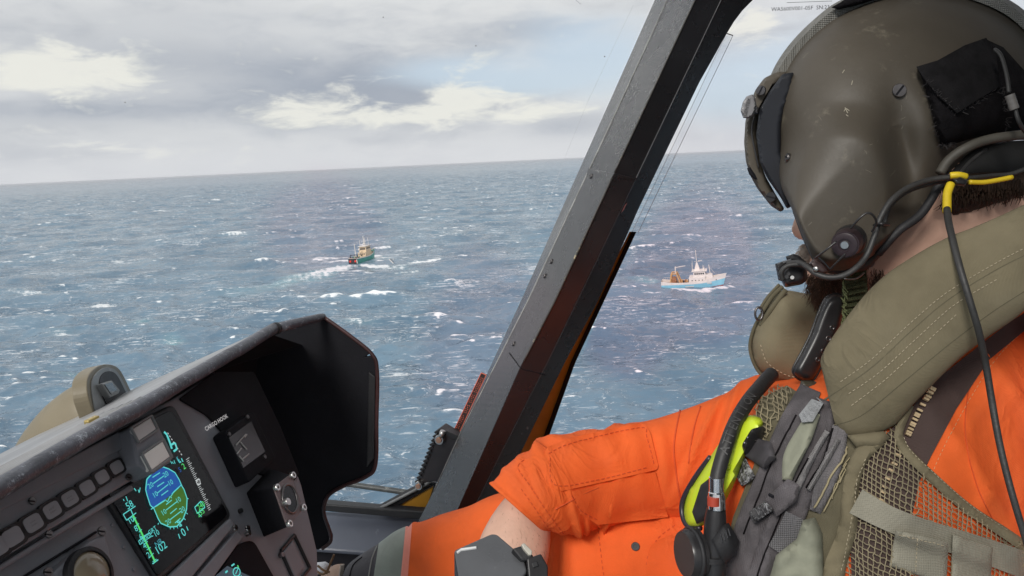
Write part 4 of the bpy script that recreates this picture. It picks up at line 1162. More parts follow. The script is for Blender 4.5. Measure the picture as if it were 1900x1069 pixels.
# finned bracket and placard on the post
br = thing('finned_bracket', 'dark finned bracket with two bolts clamped at the left foot of the window post', 'bracket', P(815, 850, 1.28))
bpl = Plane(P(815, 850, 1.28), -LA + FW * .2)
mesh('bracket_body', *slab(bpl, [(813, 795), (858, 822), (846, 860), (823, 902), (806, 893), (776, 899), (773, 893)], -.03, 0), mat('bracket_paint', (.028, .024, .026), .4, var=.2), br, bevel=.002)
mesh('bracket_top', *slab(bpl, [(828, 799), (850, 809), (846, 818), (826, 808)], -.01, .004), black, br, bevel=.001)
for i in range(13):
    t = i / 12; x, y = 810 - 36 * t, 799 + 92 * t
    mesh('fin', *slab(bpl, [(x + 3, y - 1), (x + 6, y + 2), (x - 2, y + 6), (x - 5, y + 3)], -.02, .003), black if i % 2 else rubber, br)
for x, y, r in ((819, 813, .0085), (781, 898, .0075)):
    c = bpl.at(x, y, 0)
    bo = mesh('bolt', *disc_data(c, bpl.n, r, .010, 16), steel, br, smooth=True, auto=40)
    mesh('bolt_tip', *disc_data(c + bpl.n * .0101, bpl.n, r * .6, .002, 14), mat('copper', (.55, .32, .22), .4, metal=.5), bo, smooth=True, auto=40)
mesh('bracket_stud', *tube_data([bpl.at(822, 800, .006), bpl.at(818, 812, .006)], .005, 10), steel, br, smooth=True)
pl_ = thing('placard', 'narrow black placard with red border and small red lettering along the window post', 'placard', P(874, 746, 1.29))
ppl = Plane(P(874, 746, 1.29), -LA + FW * .15)
mesh('placard_plate', *slab(ppl, [(893, 692), (902, 696), (853, 801), (843, 797)], -.004, 0), mat('placard_black', (.03, .022, .022), .4), pl_)
red_ = mat('placard_red', (.75, .16, .09), .6)
qd = [(893, 692), (902, 696), (853, 801), (843, 797)]
mesh('placard_border', *join(*[tube_data([ppl.at(*qd[i], .0006), ppl.at(*qd[(i + 1) % 4], .0006)], .0007, 5) for i in range(4)]), red_, pl_)
seg_ = []
for i in range(30):
    t = (i + .5) / 30
    if i in (9, 15, 21): continue
    x, y = 894 - 47 * t, 700 + 95 * t
    L_ = .6 + rng.random() * .6
    for off_ in ((1.2,) if i % 5 == 2 else (-.4, 3.0)):
        seg_.append(tube_data([ppl.at(x + off_ - .9, y + off_ * .3 - .9 * L_, .0006), ppl.at(x + off_ + .9 * (rng.random() - .2), y + off_ * .3 + .9 * L_, .0006)], .0006, 4))
lt = mesh('placard_lettering', *join(*seg_), red_, pl_, kind='stuff')

# ------------------------------------------------------------------ panes
wpl_pts = [e1[2], e1[-4], (-600, 520, 1.30)]
a_, b_, c_ = [P(x, y, z + .008) for x, y, z in wpl_pts]
wpl = Plane(a_, (b_ - a_).cross(c_ - a_))
ws = thing('windscreen', 'clear windscreen with faint scratches left of the window post', 'windscreen', P(600, 400, 1.3))
wso = [(1262, -160), (1215, -10), (968, 550), (852, 802), (806, 898), (705, 945), (560, 934), (-700, 860), (-700, -160)]
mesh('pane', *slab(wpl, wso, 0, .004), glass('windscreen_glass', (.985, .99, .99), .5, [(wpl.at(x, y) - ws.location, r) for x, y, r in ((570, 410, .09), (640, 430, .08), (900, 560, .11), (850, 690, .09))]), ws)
scr = mat('scratch', (.55, .56, .58), .6)
def gl_line(pl, pts, w, nm, par, m=scr): return mesh(nm, *tube_data([pl.at(x, y, .0055) for x, y in pts], w, 4), m, par)
gl_line(wpl, [(722, 481), (730, 489)], .0012, 'scratch', ws, mat('scratch_white', (.8, .8, .8), .5)); gl_line(wpl, [(728, 479), (731, 483)], .0008, 'scratch', ws)
gl_line(wpl, [(724, 480), (732, 488)], .0006, 'scratch', ws, mat('scratch_dark', (.15, .15, .17), .5))
gl_line(wpl, [(1175, 10), (1090, 190), (1045, 300), (1010, 400)], .00028, 'scratch', ws); gl_line(wpl, [(1068, 0), (1078, 8)], .0006, 'scratch', ws)
for x, y in ((883, 85), (711, 32), (232, 190), (1122, 105)): mesh('speck', *disc_data(wpl.at(x, y, .0045), wpl.n, .0011, .0006, 8), mat('speck_dark', (.2, .2, .2), .6), ws)
swpl = Plane(P(1500, 400, 1.30), (-LA * 1 + FW * -.1))
sw = thing('side_window', 'clear side window beyond the helmeted man, printed with a small grey part number', 'side window', P(1500, 300, 1.3))
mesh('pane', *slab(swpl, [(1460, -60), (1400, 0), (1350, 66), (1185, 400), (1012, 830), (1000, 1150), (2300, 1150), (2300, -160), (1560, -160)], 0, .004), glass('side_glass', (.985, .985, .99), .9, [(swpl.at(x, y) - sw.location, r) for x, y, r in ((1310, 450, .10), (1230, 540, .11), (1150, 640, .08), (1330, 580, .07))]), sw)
rx_ = swpl.at(1540, 13, .005) - swpl.at(1465, 16, .005)
text('WA5600V001-05F  SN:236  06:06', 'part_number', swpl.at(1502, 15, .0055), rx_, swpl.at(1500, 5, .005) - swpl.at(1500, 15, .005), .0088, mat('print_grey', (.18, .19, .2), .6), sw)
gl_line(swpl, [(1460, 5), (1544, 2)], .0004, 'print_rule', sw, mat('print_grey', (.18, .19, .2), .6))
# clear strip along the post edge
cs = thing('clear_strip', 'narrow clear plastic strip with bright edges standing beside the window post', 'plastic strip', P(1270, 240, 1.22))
csq = [(1348, 62), (1360, 66), (1186, 430), (1170, 440)]
csp = Plane(P(1270, 240, 1.24), -LA)
mesh('strip_pane', *slab(csp, csq, 0, .003), glass('strip_glass', (.97, .975, .98)), cs)
mesh('strip_edge', *tube_data([csp.at(1360, 66, .004), csp.at(1184, 432, .004)], .0004, 5), mat('edge_clear', (.8, .81, .82), .4), cs)
mesh('strip_edge', *tube_data([csp.at(1348, 62, .004), csp.at(1360, 66, .004)], .0008, 5), mat('edge_dark', (.3, .3, .3), .4), cs)
mesh('strip_edge', *tube_data([csp.at(1348, 62, .004), csp.at(1172, 432, .004)], .0003, 5), mat('edge_clear', (.8, .81, .82), .4), cs)
mesh('strip_tab', *slab(csp, [(1345, 66), (1358, 70), (1350, 90), (1338, 85)], .004, .0045), glass('strip_glass'), cs)

# ------------------------------------------------------------------ cockpit shell round the camera (mostly outside the frame)
def shell(name, c, ax, ay, az, m):
    o = mesh(name, *box_data(c, ax, ay, az), m, None); o['kind'] = 'structure'; return o
shellm = mat('cabin_lining', (.15, .15, .15), .8, var=.2, vscale=3)
shell('cockpit_floor', Vector((.25, .3, -1.15)), FW * 1.3, LA * 1.15, ZZ * .02, shellm)
shell('unseen_cabin_bulkhead', -FW * 1.25 + LA * .35 + ZZ * -.2, FW * .02, LA * 1.15, ZZ * 1.0, shellm)  # out of view, added to darken reflections
shell('unseen_cabin_roof', -FW * .65 + LA * .55 + ZZ * .62, FW * .58, LA * .75, ZZ * .02, shellm)  # out of view, added to block light from overhead
# ------------------------------------------------------------------ the man in the right hand seat
orange = mat('orange_suit', (.80, .132, .026), .8, var=.12, vscale=9, bump=.9, bscale=38, weave=.05, weave_scale=420, spec=.25, crease=1.1, cscale=17, fade=(.62, .12, .05))
vestm = mat('vest_olive', (.185, .158, .100), .85, var=.16, vscale=14, bump=.9, bscale=34, weave=.07, weave_scale=500, spec=.2, crease=.9, cscale=26, fade=(.23, .205, .145))
vestd = mat('vest_dark_olive', (.13, .115, .075), .9, var=.15, vscale=30, weave=.1, weave_scale=420, spec=.2)
strapm = mat('strap_grey_purple', (.105, .095, .10), .8, var=.2, vscale=26, weave=.12, weave_scale=260, bump=.6, bscale=50, wear=(.25, .24, .24), wear_amt=.02, wscale=40, spec=.25)
strap2 = mat('strap_grey_olive', (.255, .24, .19), .8, var=.12, vscale=22, weave=.10, weave_scale=240, spec=.25)
sage = mat('sage_cloth', (.27, .275, .21), .85, var=.12, vscale=20, bump=.5, bscale=90, spec=.2)
greytab = mat('grey_webbing', (.32, .33, .34), .75, var=.1, vscale=24, weave=.2, weave_scale=300)
brown = mat('brown_gusset', (.075, .05, .045), .8, var=.12, vscale=14, bump=.3, bscale=70, weave=.08, weave_scale=400, spec=.25)
skin = mat('skin', (.64, .40, .30), .55, var=.10, vscale=22, bump=.35, bscale=160, spec=.35)
hairm = mat('dark_hair', (.028, .016, .010), .55, var=.4, vscale=60)
beardm = mat('beard_hair', (.075, .042, .026), .6, var=.5, vscale=60)
greyhair = mat('grey_whiskers', (.32, .27, .23), .6, var=.4, vscale=60)
helm = mat('helmet_paint', (.078, .066, .050), .55, var=.12, vscale=8, wear=(.16, .14, .105), wear_amt=.055, wscale=14, bump=.12, bscale=240, rvar=.08)
helm2 = mat('helmet_trim_grey', (.22, .215, .195), .6, var=.12, vscale=30, weave=.35, weave_scale=170)
navy = mat('visor_rubber', (.010, .012, .018), .6, var=.2, vscale=20)
velcro = mat('black_velcro', (.010, .009, .010), .95, var=.35, vscale=60, bump=1.0, bscale=420, spec=.1)
cable = mat('cable_black', (.035, .034, .033), .5, var=.2, vscale=40, bump=.3, bscale=300)
plastic = mat('black_plastic', (.022, .021, .022), .32, var=.2, vscale=30)
maroonp = mat('dark_maroon_plastic', (.035, .022, .026), .35, var=.2, vscale=30)
heatsh = mat('yellow_tube', (.72, .52, .02), .5, var=.12, vscale=40)
greenweb = mat('green_webbing', (.075, .082, .035), .85, var=.25, vscale=40, weave=.5, weave_scale=160)
lime = mat('lime_plastic', (.58, .72, .03), .4, var=.06, vscale=20)
stitch = mat('stitch_thread', (.42, .36, .25), .8)
ostitch = mat('stitch_orange', (.60, .085, .018), .8)
gold = mat('zip_brass', (.80, .60, .36), .35, metal=.6, var=.2, vscale=80)

man = thing('person', 'helmeted man in orange suit and olive life vest, seated and looking out to sea', 'person', P(1600, 900, .85))

def T(x, y):      # depth of the front of the torso
    e = ((x - 1700) / 540) ** 2 + ((y - 1050) / 700) ** 2
    return .90 - .30 * math.sqrt(max(0.0, 1 - e))

# body: one continuous skin surface, joined by voxel remesh
parts = []
parts.append(sweep([((1560, 120), (1760, 120), .76, .5), ((1515, 180), (1830, 170), .76, .62), ((1505, 250), (1850, 240), .76, .62), ((1500, 330), (1830, 320), .77, .62), ((1490, 400), (1780, 390), .77, .6), ((1492, 455), (1720, 450), .77, .6), ((1490, 505), (1690, 500), .77, .55), ((1502, 545), (1660, 545), .77, .5), ((1525, 578), (1625, 575), .775, .5)], 4, 24))
parts.append(sweep([((1492, 366), (1525, 366), .79, .7), ((1477, 398), (1520, 398), .79, .7), ((1466, 424), (1512, 424), .79, .75), ((1474, 444), (1512, 446), .79, .8)], 4, 12))
parts.append(sweep([((1484, 462), (1510, 460), .79, .9), ((1482, 474), (1510, 474), .79, .9), ((1490, 486), (1510, 486), .79, .9)], 3, 12))
parts.append(sweep([((1560, 330), (1900, 270), .735, .5), ((1575, 420), (1960, 330), .725, .45), ((1580, 520), (1930, 430), .725, .45), ((1560, 640), (1880, 560), .78, .55), ((1500, 760), (1900, 700), .84, .5)], 4, 24))
parts.append(sweep([((1460, 790), (2030, 730), .92, .2), ((1430, 900), (2030, 900), .91, .22), ((1400, 1100), (1980, 1100), .91, .22), ((1380, 1350), (1930, 1350), .91, .22)], 4, 24))
parts.append(sweep([((1440, 740), (1360, 900), .93, .8), ((1250, 800), (1230, 950), .93, .8), ((1060, 840), (1075, 960), .90, .8), ((1010, 872), (1040, 945), .885, .8)], 4, 20))
parts.append(sweep([((1000, 872), (1040, 935), .885, .8), ((960, 898), (1022, 955), .872, .85), ((916, 950), (1022, 995), .862, .9), ((886, 1010), (1018, 1035), .848, .9), ((876, 1080), (1004, 1090), .83, .85), ((882, 1150), (985, 1155), .82, .8), ((892, 1210), (970, 1215), .81, .7)], 5, 22))
# hand beyond the lower frame edge, fingers curled over the lever box
hc = P(925, 1250, .80)
parts.append(sweep([((895, 1190), (965, 1190), .81, .6), ((880, 1240), (975, 1240), .80, .45), ((880, 1285), (970, 1285), .79, .4)], 4, 14))
for k in range(4):
    x = 888 + k * 25; L_ = (60, 74, 70, 54)[k]
    parts.append(tube_data([P(x, 1270, .79), P(x - 2, 1280 + L_ * .45, .775), P(x - 1, 1278 + L_ * .8, .785), P(x, 1270 + L_, .80)], [.0085, .0082, .0075, .006], 8))
parts.append(tube_data([P(970, 1215, .80), P(992, 1245, .785), P(990, 1275, .775)], [.010, .009, .007], 8))
# legs
parts.append(sweep([((1300, 990), (1330, 1230), 1.0, .5), ((1060, 980), (1060, 1200), 1.01, .7), ((860, 990), (850, 1180), 1.03, .9), ((740, 1020), (720, 1180), 1.05, .9), ((680, 1050), (650, 1200), 1.07, .8), ((640, 1100), (610, 1260), 1.09, .8)], 4, 22))
parts.append(sweep([((1600, 1150), (1640, 1450), .80, .8), ((1300, 1180), (1320, 1450), .78, .8), ((1050, 1220), (1050, 1450), .76, .8)], 4, 18))
# left arm beside the frame edge
parts.append(sweep([((1980, 660), (2110, 760), .70, .5), ((2020, 900), (2140, 900), .655, .5), ((1985, 1150), (2080, 1160), .63, .5), ((1870, 1310), (1930, 1380), .62, .6)], 4, 18))
V, Fc = join(*parts)
tm = bpy.data.meshes.new('tmp'); tm.from_pydata([tuple(v) for v in V], [], Fc)
bm = bmesh.new(); bm.from_mesh(tm); bmesh.ops.recalc_face_normals(bm, faces=bm.faces); bm.to_mesh(tm); bm.free()
to = bpy.data.objects.new('tmp', tm); COL.objects.link(to)
md = to.modifiers.new('r', 'REMESH'); md.mode = 'VOXEL'; md.voxel_size = .0045
md = to.modifiers.new('s', 'SMOOTH'); md.factor = .5; md.iterations = 4
dg = bpy.context.evaluated_depsgraph_get()
bmz = bpy.data.meshes.new_from_object(to.evaluated_get(dg))
BV = [v.co.copy() for v in bmz.vertices]; BF = [list(p.vertices) for p in bmz.polygons]
bpy.data.objects.remove(to)
mesh('body', BV, BF, skin, man, smooth=True, key='body')

# ---- orange suit
def folds(p_amp, n, seed=0):
    rr = np.random.default_rng(seed)
    fs = [(rr.uniform(.1, .95), rr.uniform(0, 6.28), rr.uniform(.012, .03), rr.uniform(.5, 1.3), rr.uniform(-.08, .08)) for _ in range(n)]
    def f(s, t):
        e = 0
        for c, th, w, L_, sk in fs:
            dt = (t - th + math.pi) % (2 * math.pi) - math.pi
            ds = s - c - sk * dt
            e += math.exp(-(ds / w) ** 2 - (dt / L_) ** 2) - .5 * math.exp(-((ds - 1.8 * w) / w) ** 2 - (dt / L_) ** 2)
        return p_amp * e
    return f
# rebuild its front on the torso depth so that cloth and vest follow one surface
V2, tri, d = fill([(1340, 800), (1380, 735), (1405, 705), (1470, 690), (1600, 650), (1750, 560), (1900, 505), (2080, 520), (2200, 640), (2260, 900), (2240, 1300), (1330, 1300), (1318, 1100), (1306, 1000), (1318, 930)], 11)
k_ = np.sqrt(1 - (1 - np.clip(d / 60, 0, 1)) ** 2)
fr, bk_ = [], []
for (x, y), kk, dd in zip(V2, k_, d):
    dep = .93 - (.93 - T(x, y)) * kk
    p = P(x, y, dep)
    q_ = noise.noise(p * 14) * .004 + noise.noise(p * 31) * .0022
    rdg = max(0, 1 - abs(noise.noise(Vector((p.x * 9 + p.z * 4, p.y * 3, p.z * 3.5)) + Vector((2, 7, 1)))) * 5) ** 2 * .007 + max(0, 1 - abs(noise.noise(Vector((p.x * 16 - p.z * 12, p.y * 5, p.z * 7)))) * 4) ** 2 * .003
    p = P(x, y, dep - (q_ + rdg) * kk)
    fr.append(p); bk_.append(P(x, y, .97))
n = len(fr)
mesh('torso_suit', fr + bk_, tri + [[i + n for i in f][::-1] for f in tri] + [[a, a + n, c + n, c] for a, c in boundary(tri)], orange, man, smooth=True, auto=60, key='torso')

arm = [((1500, 700), (1400, 1010), .95), ((1408, 696), (1335, 985), .95), ((1350, 726), (1290, 978), .945), ((1292, 752), (1255, 974), .94), ((1215, 778), (1205, 966), .93), ((1130, 793), (1132, 976), .915), ((1050, 806), (1104, 982), .90), ((1000, 825), (1078, 990), .885), ((960, 850), (1056, 993), .875), ((934, 872), (1038, 992), .868), ((916, 892), (1022, 986), .862)]
rag1 = folds(.0065, 26, 5)
V, Fc = sweep(arm, 9, 56, .85, fold=.003, ffreq=24, cap0=True, cap1=False, foldfn=lambda s, t: rag1(s, t) * min(1, (1 - s) * 2.2), ridge=.0018)
sg = 56; L0 = len(V) - sg
cen = sum(V[-sg:], Vector()) / sg
last = V[-sg:]
axis = (cen - sum(V[-3 * sg:-2 * sg], Vector()) / sg).normalized()
for sc, dz in ((1.005, .003), (1.0, .006), (.965, .0075), (.90, .006), (.86, -.02), (.80, -.06)):
    V += [cen + (v - cen) * sc + axis * dz for v in last]
for i in range(6):
    a = L0 + i * sg
    for k in range(sg): Fc.append([a + k, a + (k + 1) % sg, a + sg + (k + 1) % sg, a + sg + k])
mesh('right_sleeve', V, Fc, orange, man, smooth=True, key='sleeve')
dk = mat('sleeve_inside', (.03, .012, .01), .9)
mesh('sleeve_stitching', *join(stitches([(1045, 990), (1015, 950), (985, 905), (962, 868), (975, 852)], ['sleeve'], .9, 6, 4), stitches([(1022, 985), (1000, 955), (966, 905)], ['sleeve'], .8, 5, 5)), ostitch, man, kind='stuff')
pk = mesh('sleeve_pocket', *drape([tuple(p) for p in round_poly([(1010, 832), (1060, 812), (1192, 784), (1206, 800), (1222, 866), (1218, 872), (1130, 892), (1040, 912), (1024, 905), (1012, 860)], 12)], ['sleeve'], .0020, 9, relief=lambda x, y: .0010 * noise.noise(Vector((x * .03, y * .03, 0)))), orange, man, smooth=True, auto=50, key='pocket')
mesh('pocket_body', *drape([(1050, 914), (1216, 876), (1240, 960), (1110, 974), (1070, 950)], ['sleeve'], .0014, 9), orange, man, smooth=True, auto=50, key='pocket2')
mesh('pocket_stitching', *join(stitches([(1018, 842), (1062, 822), (1186, 794), (1200, 812), (1214, 866)], ['pocket'], .9, 6, 4), stitches([(1020, 850), (1030, 900), (1110, 890), (1205, 866)], ['pocket'], .9, 6, 4), stitches([(1060, 920), (1078, 948), (1112, 966)], ['sleeve', 'pocket2'], .9, 6, 4)), ostitch, pk, kind='stuff')
mesh('sleeve_seam', *drape_line([(1262, 762), (1250, 830), (1258, 900), (1268, 960)], ['sleeve'], 1.6), ostitch, man, smooth=True)
mesh('sleeve_seam', *drape_line([(1300, 755), (1286, 800), (1278, 860)], ['sleeve'], 1.3), ostitch, man, smooth=True)
mesh('sleeve_seam', *drape_line([(1030, 945), (1080, 918), (1110, 905)], ['sleeve'], 1.3), ostitch, man, smooth=True)
mesh('left_sleeve', *sweep([((1925, 560), (2150, 720), .68, .8), ((1955, 760), (2200, 860), .655, .8), ((1965, 930), (2195, 950), .625, .8), ((1930, 1140), (2130, 1180), .60, .8), ((1850, 1290), (1990, 1370), .60, .8)], 8, 40, .8, fold=.004, ffreq=22, ridge=.003, foldfn=folds(.005, 14, 8)), orange, man, smooth=True)
# lap and belly below the sleeve
rag3 = folds(.006, 9, 12)
mesh('lap_suit', *sweep([((1420, 905), (1400, 1250), .93), ((1300, 935), (1280, 1260), .93), ((1180, 950), (1170, 1260), .935), ((1080, 955), (1080, 1260), .94), ((1030, 965), (1040, 1260), .945), ((1005, 1000), (1010, 1240), .95)], 7, 40, .55, fold=.004, ffreq=22, ridge=.005, foldfn=rag3), orange, man, smooth=True, key='lap')
for x, y in ((1179, 1014),):
    h = hit(x, y, ['lap'])
    mesh('snap', *disc_data(h[0], h[1], .0050, .0022, 18, .0028), plastic, man, smooth=True, auto=40)
mesh('lap_stitching', *join(stitches([(1252, 975), (1220, 1000), (1200, 1040), (1205, 1075)], ['lap'], .8, 6, 5), stitches([(1110, 985), (1115, 1030), (1120, 1070)], ['lap'], .8, 6, 5)), ostitch, man, kind='stuff')
mesh('lap_flap', *drape([tuple(p) for p in round_poly([(1205, 1010), (1262, 985), (1300, 1000), (1300, 1090), (1195, 1090)], 16)], ['lap'], .002, 9), orange, man, smooth=True, auto=50)
# leg
leg = [((1180, 900), (1200, 1220), 1.0), ((1060, 890), (1080, 1210), 1.0), ((930, 915), (950, 1200), 1.01), ((850, 946), (860, 1190), 1.02), ((800, 964), (795, 1185), 1.025), ((764, 977), (748, 1180), 1.03), ((752, 981), (733, 1180), 1.032), ((730, 992), (705, 1185), 1.036), ((702, 1012), (675, 1190), 1.04), ((668, 1034), (640, 1200), 1.045), ((642, 1055), (600, 1230), 1.05), ((630, 1085), (590, 1260), 1.05)]
rag2 = folds(.004, 7, 3)
lm = {'trouser_leg': (0, 5, orange), 'faded_stripe': (5, 6, mat('faded_orange', (.88, .30, .22), .7, var=.08, vscale=30)), 'reflective_band': (6, 8, mat('grey_green_band', (.27, .30, .255), .55, var=.12, vscale=20, bump=.3, bscale=90)), 'knee_cloth': (8, 11, mat('charcoal_cloth', (.062, .058, .065), .7, var=.15, vscale=20, bump=.4, bscale=80))}
full, Ff = sweep(leg, 8, 40, .9, fold=.004, ffreq=20, ridge=.003, cap0=False, cap1=False, foldfn=lambda s, t: rag2(s, t))
for nm, (a, c, m) in lm.items():
    i0, i1 = a * 8, c * 8
    V = full[i0 * 40:(i1 + 1) * 40]
    Fc = [[i * 40 + k, i * 40 + (k + 1) % 40, (i + 1) * 40 + (k + 1) % 40, (i + 1) * 40 + k] for i in range(i1 - i0) for k in range(40)]
    Fc += [list(range(40)), [(i1 - i0) * 40 + k for k in range(40)]]
    mesh(nm, V, Fc, m, man, smooth=True, auto=70, key=nm)
mesh('knee_seam', *drape_line([(700, 1014), (690, 1040), (682, 1085)], ['knee_cloth', 'reflective_band'], 1.4), mat('seam_pale', (.3, .3, .28), .7), man)
mesh('knee_seam', *drape_line([(672, 1034), (655, 1050), (648, 1075)], ['knee_cloth'], 1.2), flatblack, man)
# boot with lace
bt = mesh('boot', *sweep([((636, 1046), (634, 1120), 1.07), ((622, 1048), (618, 1120), 1.08), ((608, 1056), (600, 1120), 1.09), ((596, 1066), (585, 1125), 1.10)], 5, 18, .9), mat('tan_leather', (.42, .27, .19), .6, var=.2, vscale=30), man, smooth=True)
mesh('boot_cuff', *join(*[tube_data([P(638 - k * .5, 1048 + k * 3.5, 1.04), P(632 - k * .5, 1050 + k * 3.5, 1.035)], .0014, 6) for k in range(8)]), mat('ribbed_cuff', (.48, .42, .36), .7), bt)
lacem = mat('brown_lace', (.20, .115, .055), .8, var=.3, vscale=80)
mesh('lace', *join(tube_px([(606, 1064, 1.04), (612, 1048, 1.03), (618, 1034, 1.03), (620, 1029, 1.03)], 2.2), tube_px([(590, 1050, 1.04), (600, 1058, 1.03), (612, 1062, 1.03)], 2.0), tube_px([(588, 1060, 1.04), (598, 1066, 1.03), (608, 1060, 1.03)], 2.0)), lacem, bt, smooth=True)
mesh('sock', *inflate([(586, 1044), (604, 1042), (616, 1050), (604, 1064), (586, 1066)], 1.12, .008, .01, 12, 5), mat('white_sock', (.62, .63, .66), .8), man, smooth=True)
# ---- suit details on the chest
mesh('neck_gusset', *drape([(1722, 716), (1800, 655), (1870, 600), (1925, 565), (1930, 590), (1835, 668), (1775, 758), (1728, 846), (1712, 880), (1704, 900), (1692, 960), (1690, 1080), (1580, 1080), (1575, 900), (1620, 830), (1690, 760)], ['torso'], .0035, 10), brown, man, smooth=True, auto=50, key='gusset')
mesh('gusset_stitching', *stitches([(1900, 612), (1846, 668), (1790, 756), (1742, 848), (1722, 900)], ['torso'], .8, 5, 4), mat('stitch_light', (.75, .30, .12), .8), man, kind='stuff')
zt = []
for path, nn_ in (([(1724, 724), (1700, 768), (1681, 808)], 15), ([(1668, 828), (1648, 882), (1634, 938)], 10)):
    pq = catmull(path, 12)
    for i in range(nn_):
        x, y = pq[int(i / (nn_ - 1) * (len(pq) - 1))][:2]
        h = hit_soft(x, y, ['gusset', 'torso'])
        e = (P(x + 4.6, y + 2.2, h[2]) - P(x - 4.6, y - 2.2, h[2])) / 2
        f = (P(x - 1, y + 2.0, h[2]) - P(x + 1, y - 2.0, h[2])) / 2
        zt.append(box_data(h[0] + h[1] * .0036, e * 1.05, f * .85, h[1] * .0011))
zp = mesh('zip', *zt[0], gold, man)
for z_ in zt[1:]: mesh('zip_tooth', *z_, gold, zp)
mesh('suit_crease', *drape_line([(1800, 700), (1790, 800), (1812, 900), (1850, 980)], ['torso'], 1.0), ostitch, man)

# ---- life vest: mesh panels, binding, webbing, collar lobes
vest = bpy.data.objects.new('life_vest', None); COL.objects.link(vest); vest.parent = man
def vm(name, data, m, **k): return mesh(name, *data, m, vest, **k)
def net(poly, keys, sp, ang, rpx, off):
    poly = np.array(poly, float); cen_ = poly.mean(0); R_ = np.abs(poly - cen_).max() * 1.5; out = []
    for a0 in (ang, ang + math.radians(62)):
        u = np.array((math.cos(a0), math.sin(a0))); nrm = np.array((-u[1], u[0]))
        kx = 0
        for s in np.arange(-R_, R_, sp):
            run = []
            kx += 1
            tt = np.arange(-R_, R_, sp * .55)
            pts = cen_ + nrm * s + u[None] * tt[:, None] + nrm[None] * (np.where(np.arange(len(tt)) % 2, 1, -1)[:, None] * sp * .05)
            ins = pts_in(poly, pts)
            for p, ok in zip(pts, ins):
                if ok:
                    h = hit(p[0], p[1], keys)
                    if h: run.append((h[0] + h[1] * off, rpx * h[2] / F_PX)); continue
                if len(run) > 1: out.append(tube_data([r[0] for r in run], [r[1] for r in run], 4, cap=False))
                run = []
            if len(run) > 1: out.append(tube_data([r[0] for r in run], [r[1] for r in run], 4, cap=False))
    return join(*out)
netm = mat('net_cord', (.255, .215, .135), .85, var=.2, vscale=60)
M1 = [(1590, 850), (1640, 800), (1676, 770), (1668, 805), (1678, 832), (1722, 884), (1790, 942), (1862, 990), (1925, 1035), (1925, 1090), (1555, 1090), (1572, 960)]
vm('mesh_panel', net(M1, ['torso', 'gusset'], 9, math.radians(30), 1.05, .005), netm, kind='stuff')
vm('mesh_panel', net([(1414, 745), (1450, 725), (1478, 735), (1440, 800), (1412, 850), (1404, 800)], ['torso'], 8, math.radians(28), 1.2, .007), netm, kind='stuff')
vm('mesh_backing', drape([(1410, 740), (1460, 715), (1500, 740), (1440, 830), (1400, 880), (1396, 800)], ['torso'], .005, 10), vestd, smooth=True)
vm('chest_backing', drape([(1500, 740), (1620, 800), (1600, 860), (1572, 960), (1560, 1090), (1330, 1090), (1360, 960), (1400, 860)], ['torso'], .003, 14), vestd, smooth=True, key='back')
vm('binding', drape(ribbon_outline([(1690, 752), (1672, 790), (1668, 812), (1682, 838), (1728, 884), (1794, 942), (1866, 990), (1930, 1034)], [12, 15, 17, 18, 19, 19, 20, 20]), ['torso', 'gusset'], .0055, 7, dome=.002, w=7), vestm, smooth=True, auto=50, key='bind')
vm('binding_stitching', stitches([(1676, 812), (1690, 838), (1734, 880), (1800, 938), (1870, 985)], ['bind'], .7, 4, 4), stitch, kind='stuff')
vm('facing_strip', drape(ribbon_outline([(1632, 812), (1600, 842), (1584, 880), (1576, 930), (1574, 972), (1564, 1010), (1550, 1050), (1545, 1095)], [30, 32, 30, 30, 34, 36, 40, 42]), ['torso', 'gusset', 'back'], .006, 8, dome=.003, w=9, relief=lambda x, y: .002 * noise.noise(Vector((x * .05, y * .05, 0)))), vestm, smooth=True, auto=50, key='facing')
vm('facing_stitching', stitches([(1606, 852), (1590, 890), (1584, 940), (1574, 1000), (1560, 1060)], ['facing'], .7, 4, 4), stitch, kind='stuff')
belt = vm('chest_belt', drape(ribbon_outline([(1588, 930), (1640, 958), (1700, 982), (1770, 1004), (1850, 1030), (1930, 1060)], [50, 46, 46, 46, 48, 50]), ['torso', 'gusset'], .0085, 9), strap2, smooth=True, auto=50, key='belt')
mesh('belt_loop', *drape([(1662, 984), (1760, 1006), (1756, 1086), (1650, 1050)], ['torso', 'belt'], .008, 7, dome=.002, w=6), strap2, vest, smooth=True, auto=50, key='loop1')
mesh('belt_loop', *drape([(1768, 992), (1842, 1016), (1838, 1090), (1764, 1080)], ['torso', 'belt'], .007, 7, dome=.002, w=6), strap2, vest, smooth=True, auto=50)
vm('belt_stitching', join(stitches([(1668, 992), (1750, 1012)], ['loop1'], .8, 4, 4), stitches([(1702, 1000), (1698, 1060)], ['loop1'], .9, 4, 4)), stitch, kind='stuff')

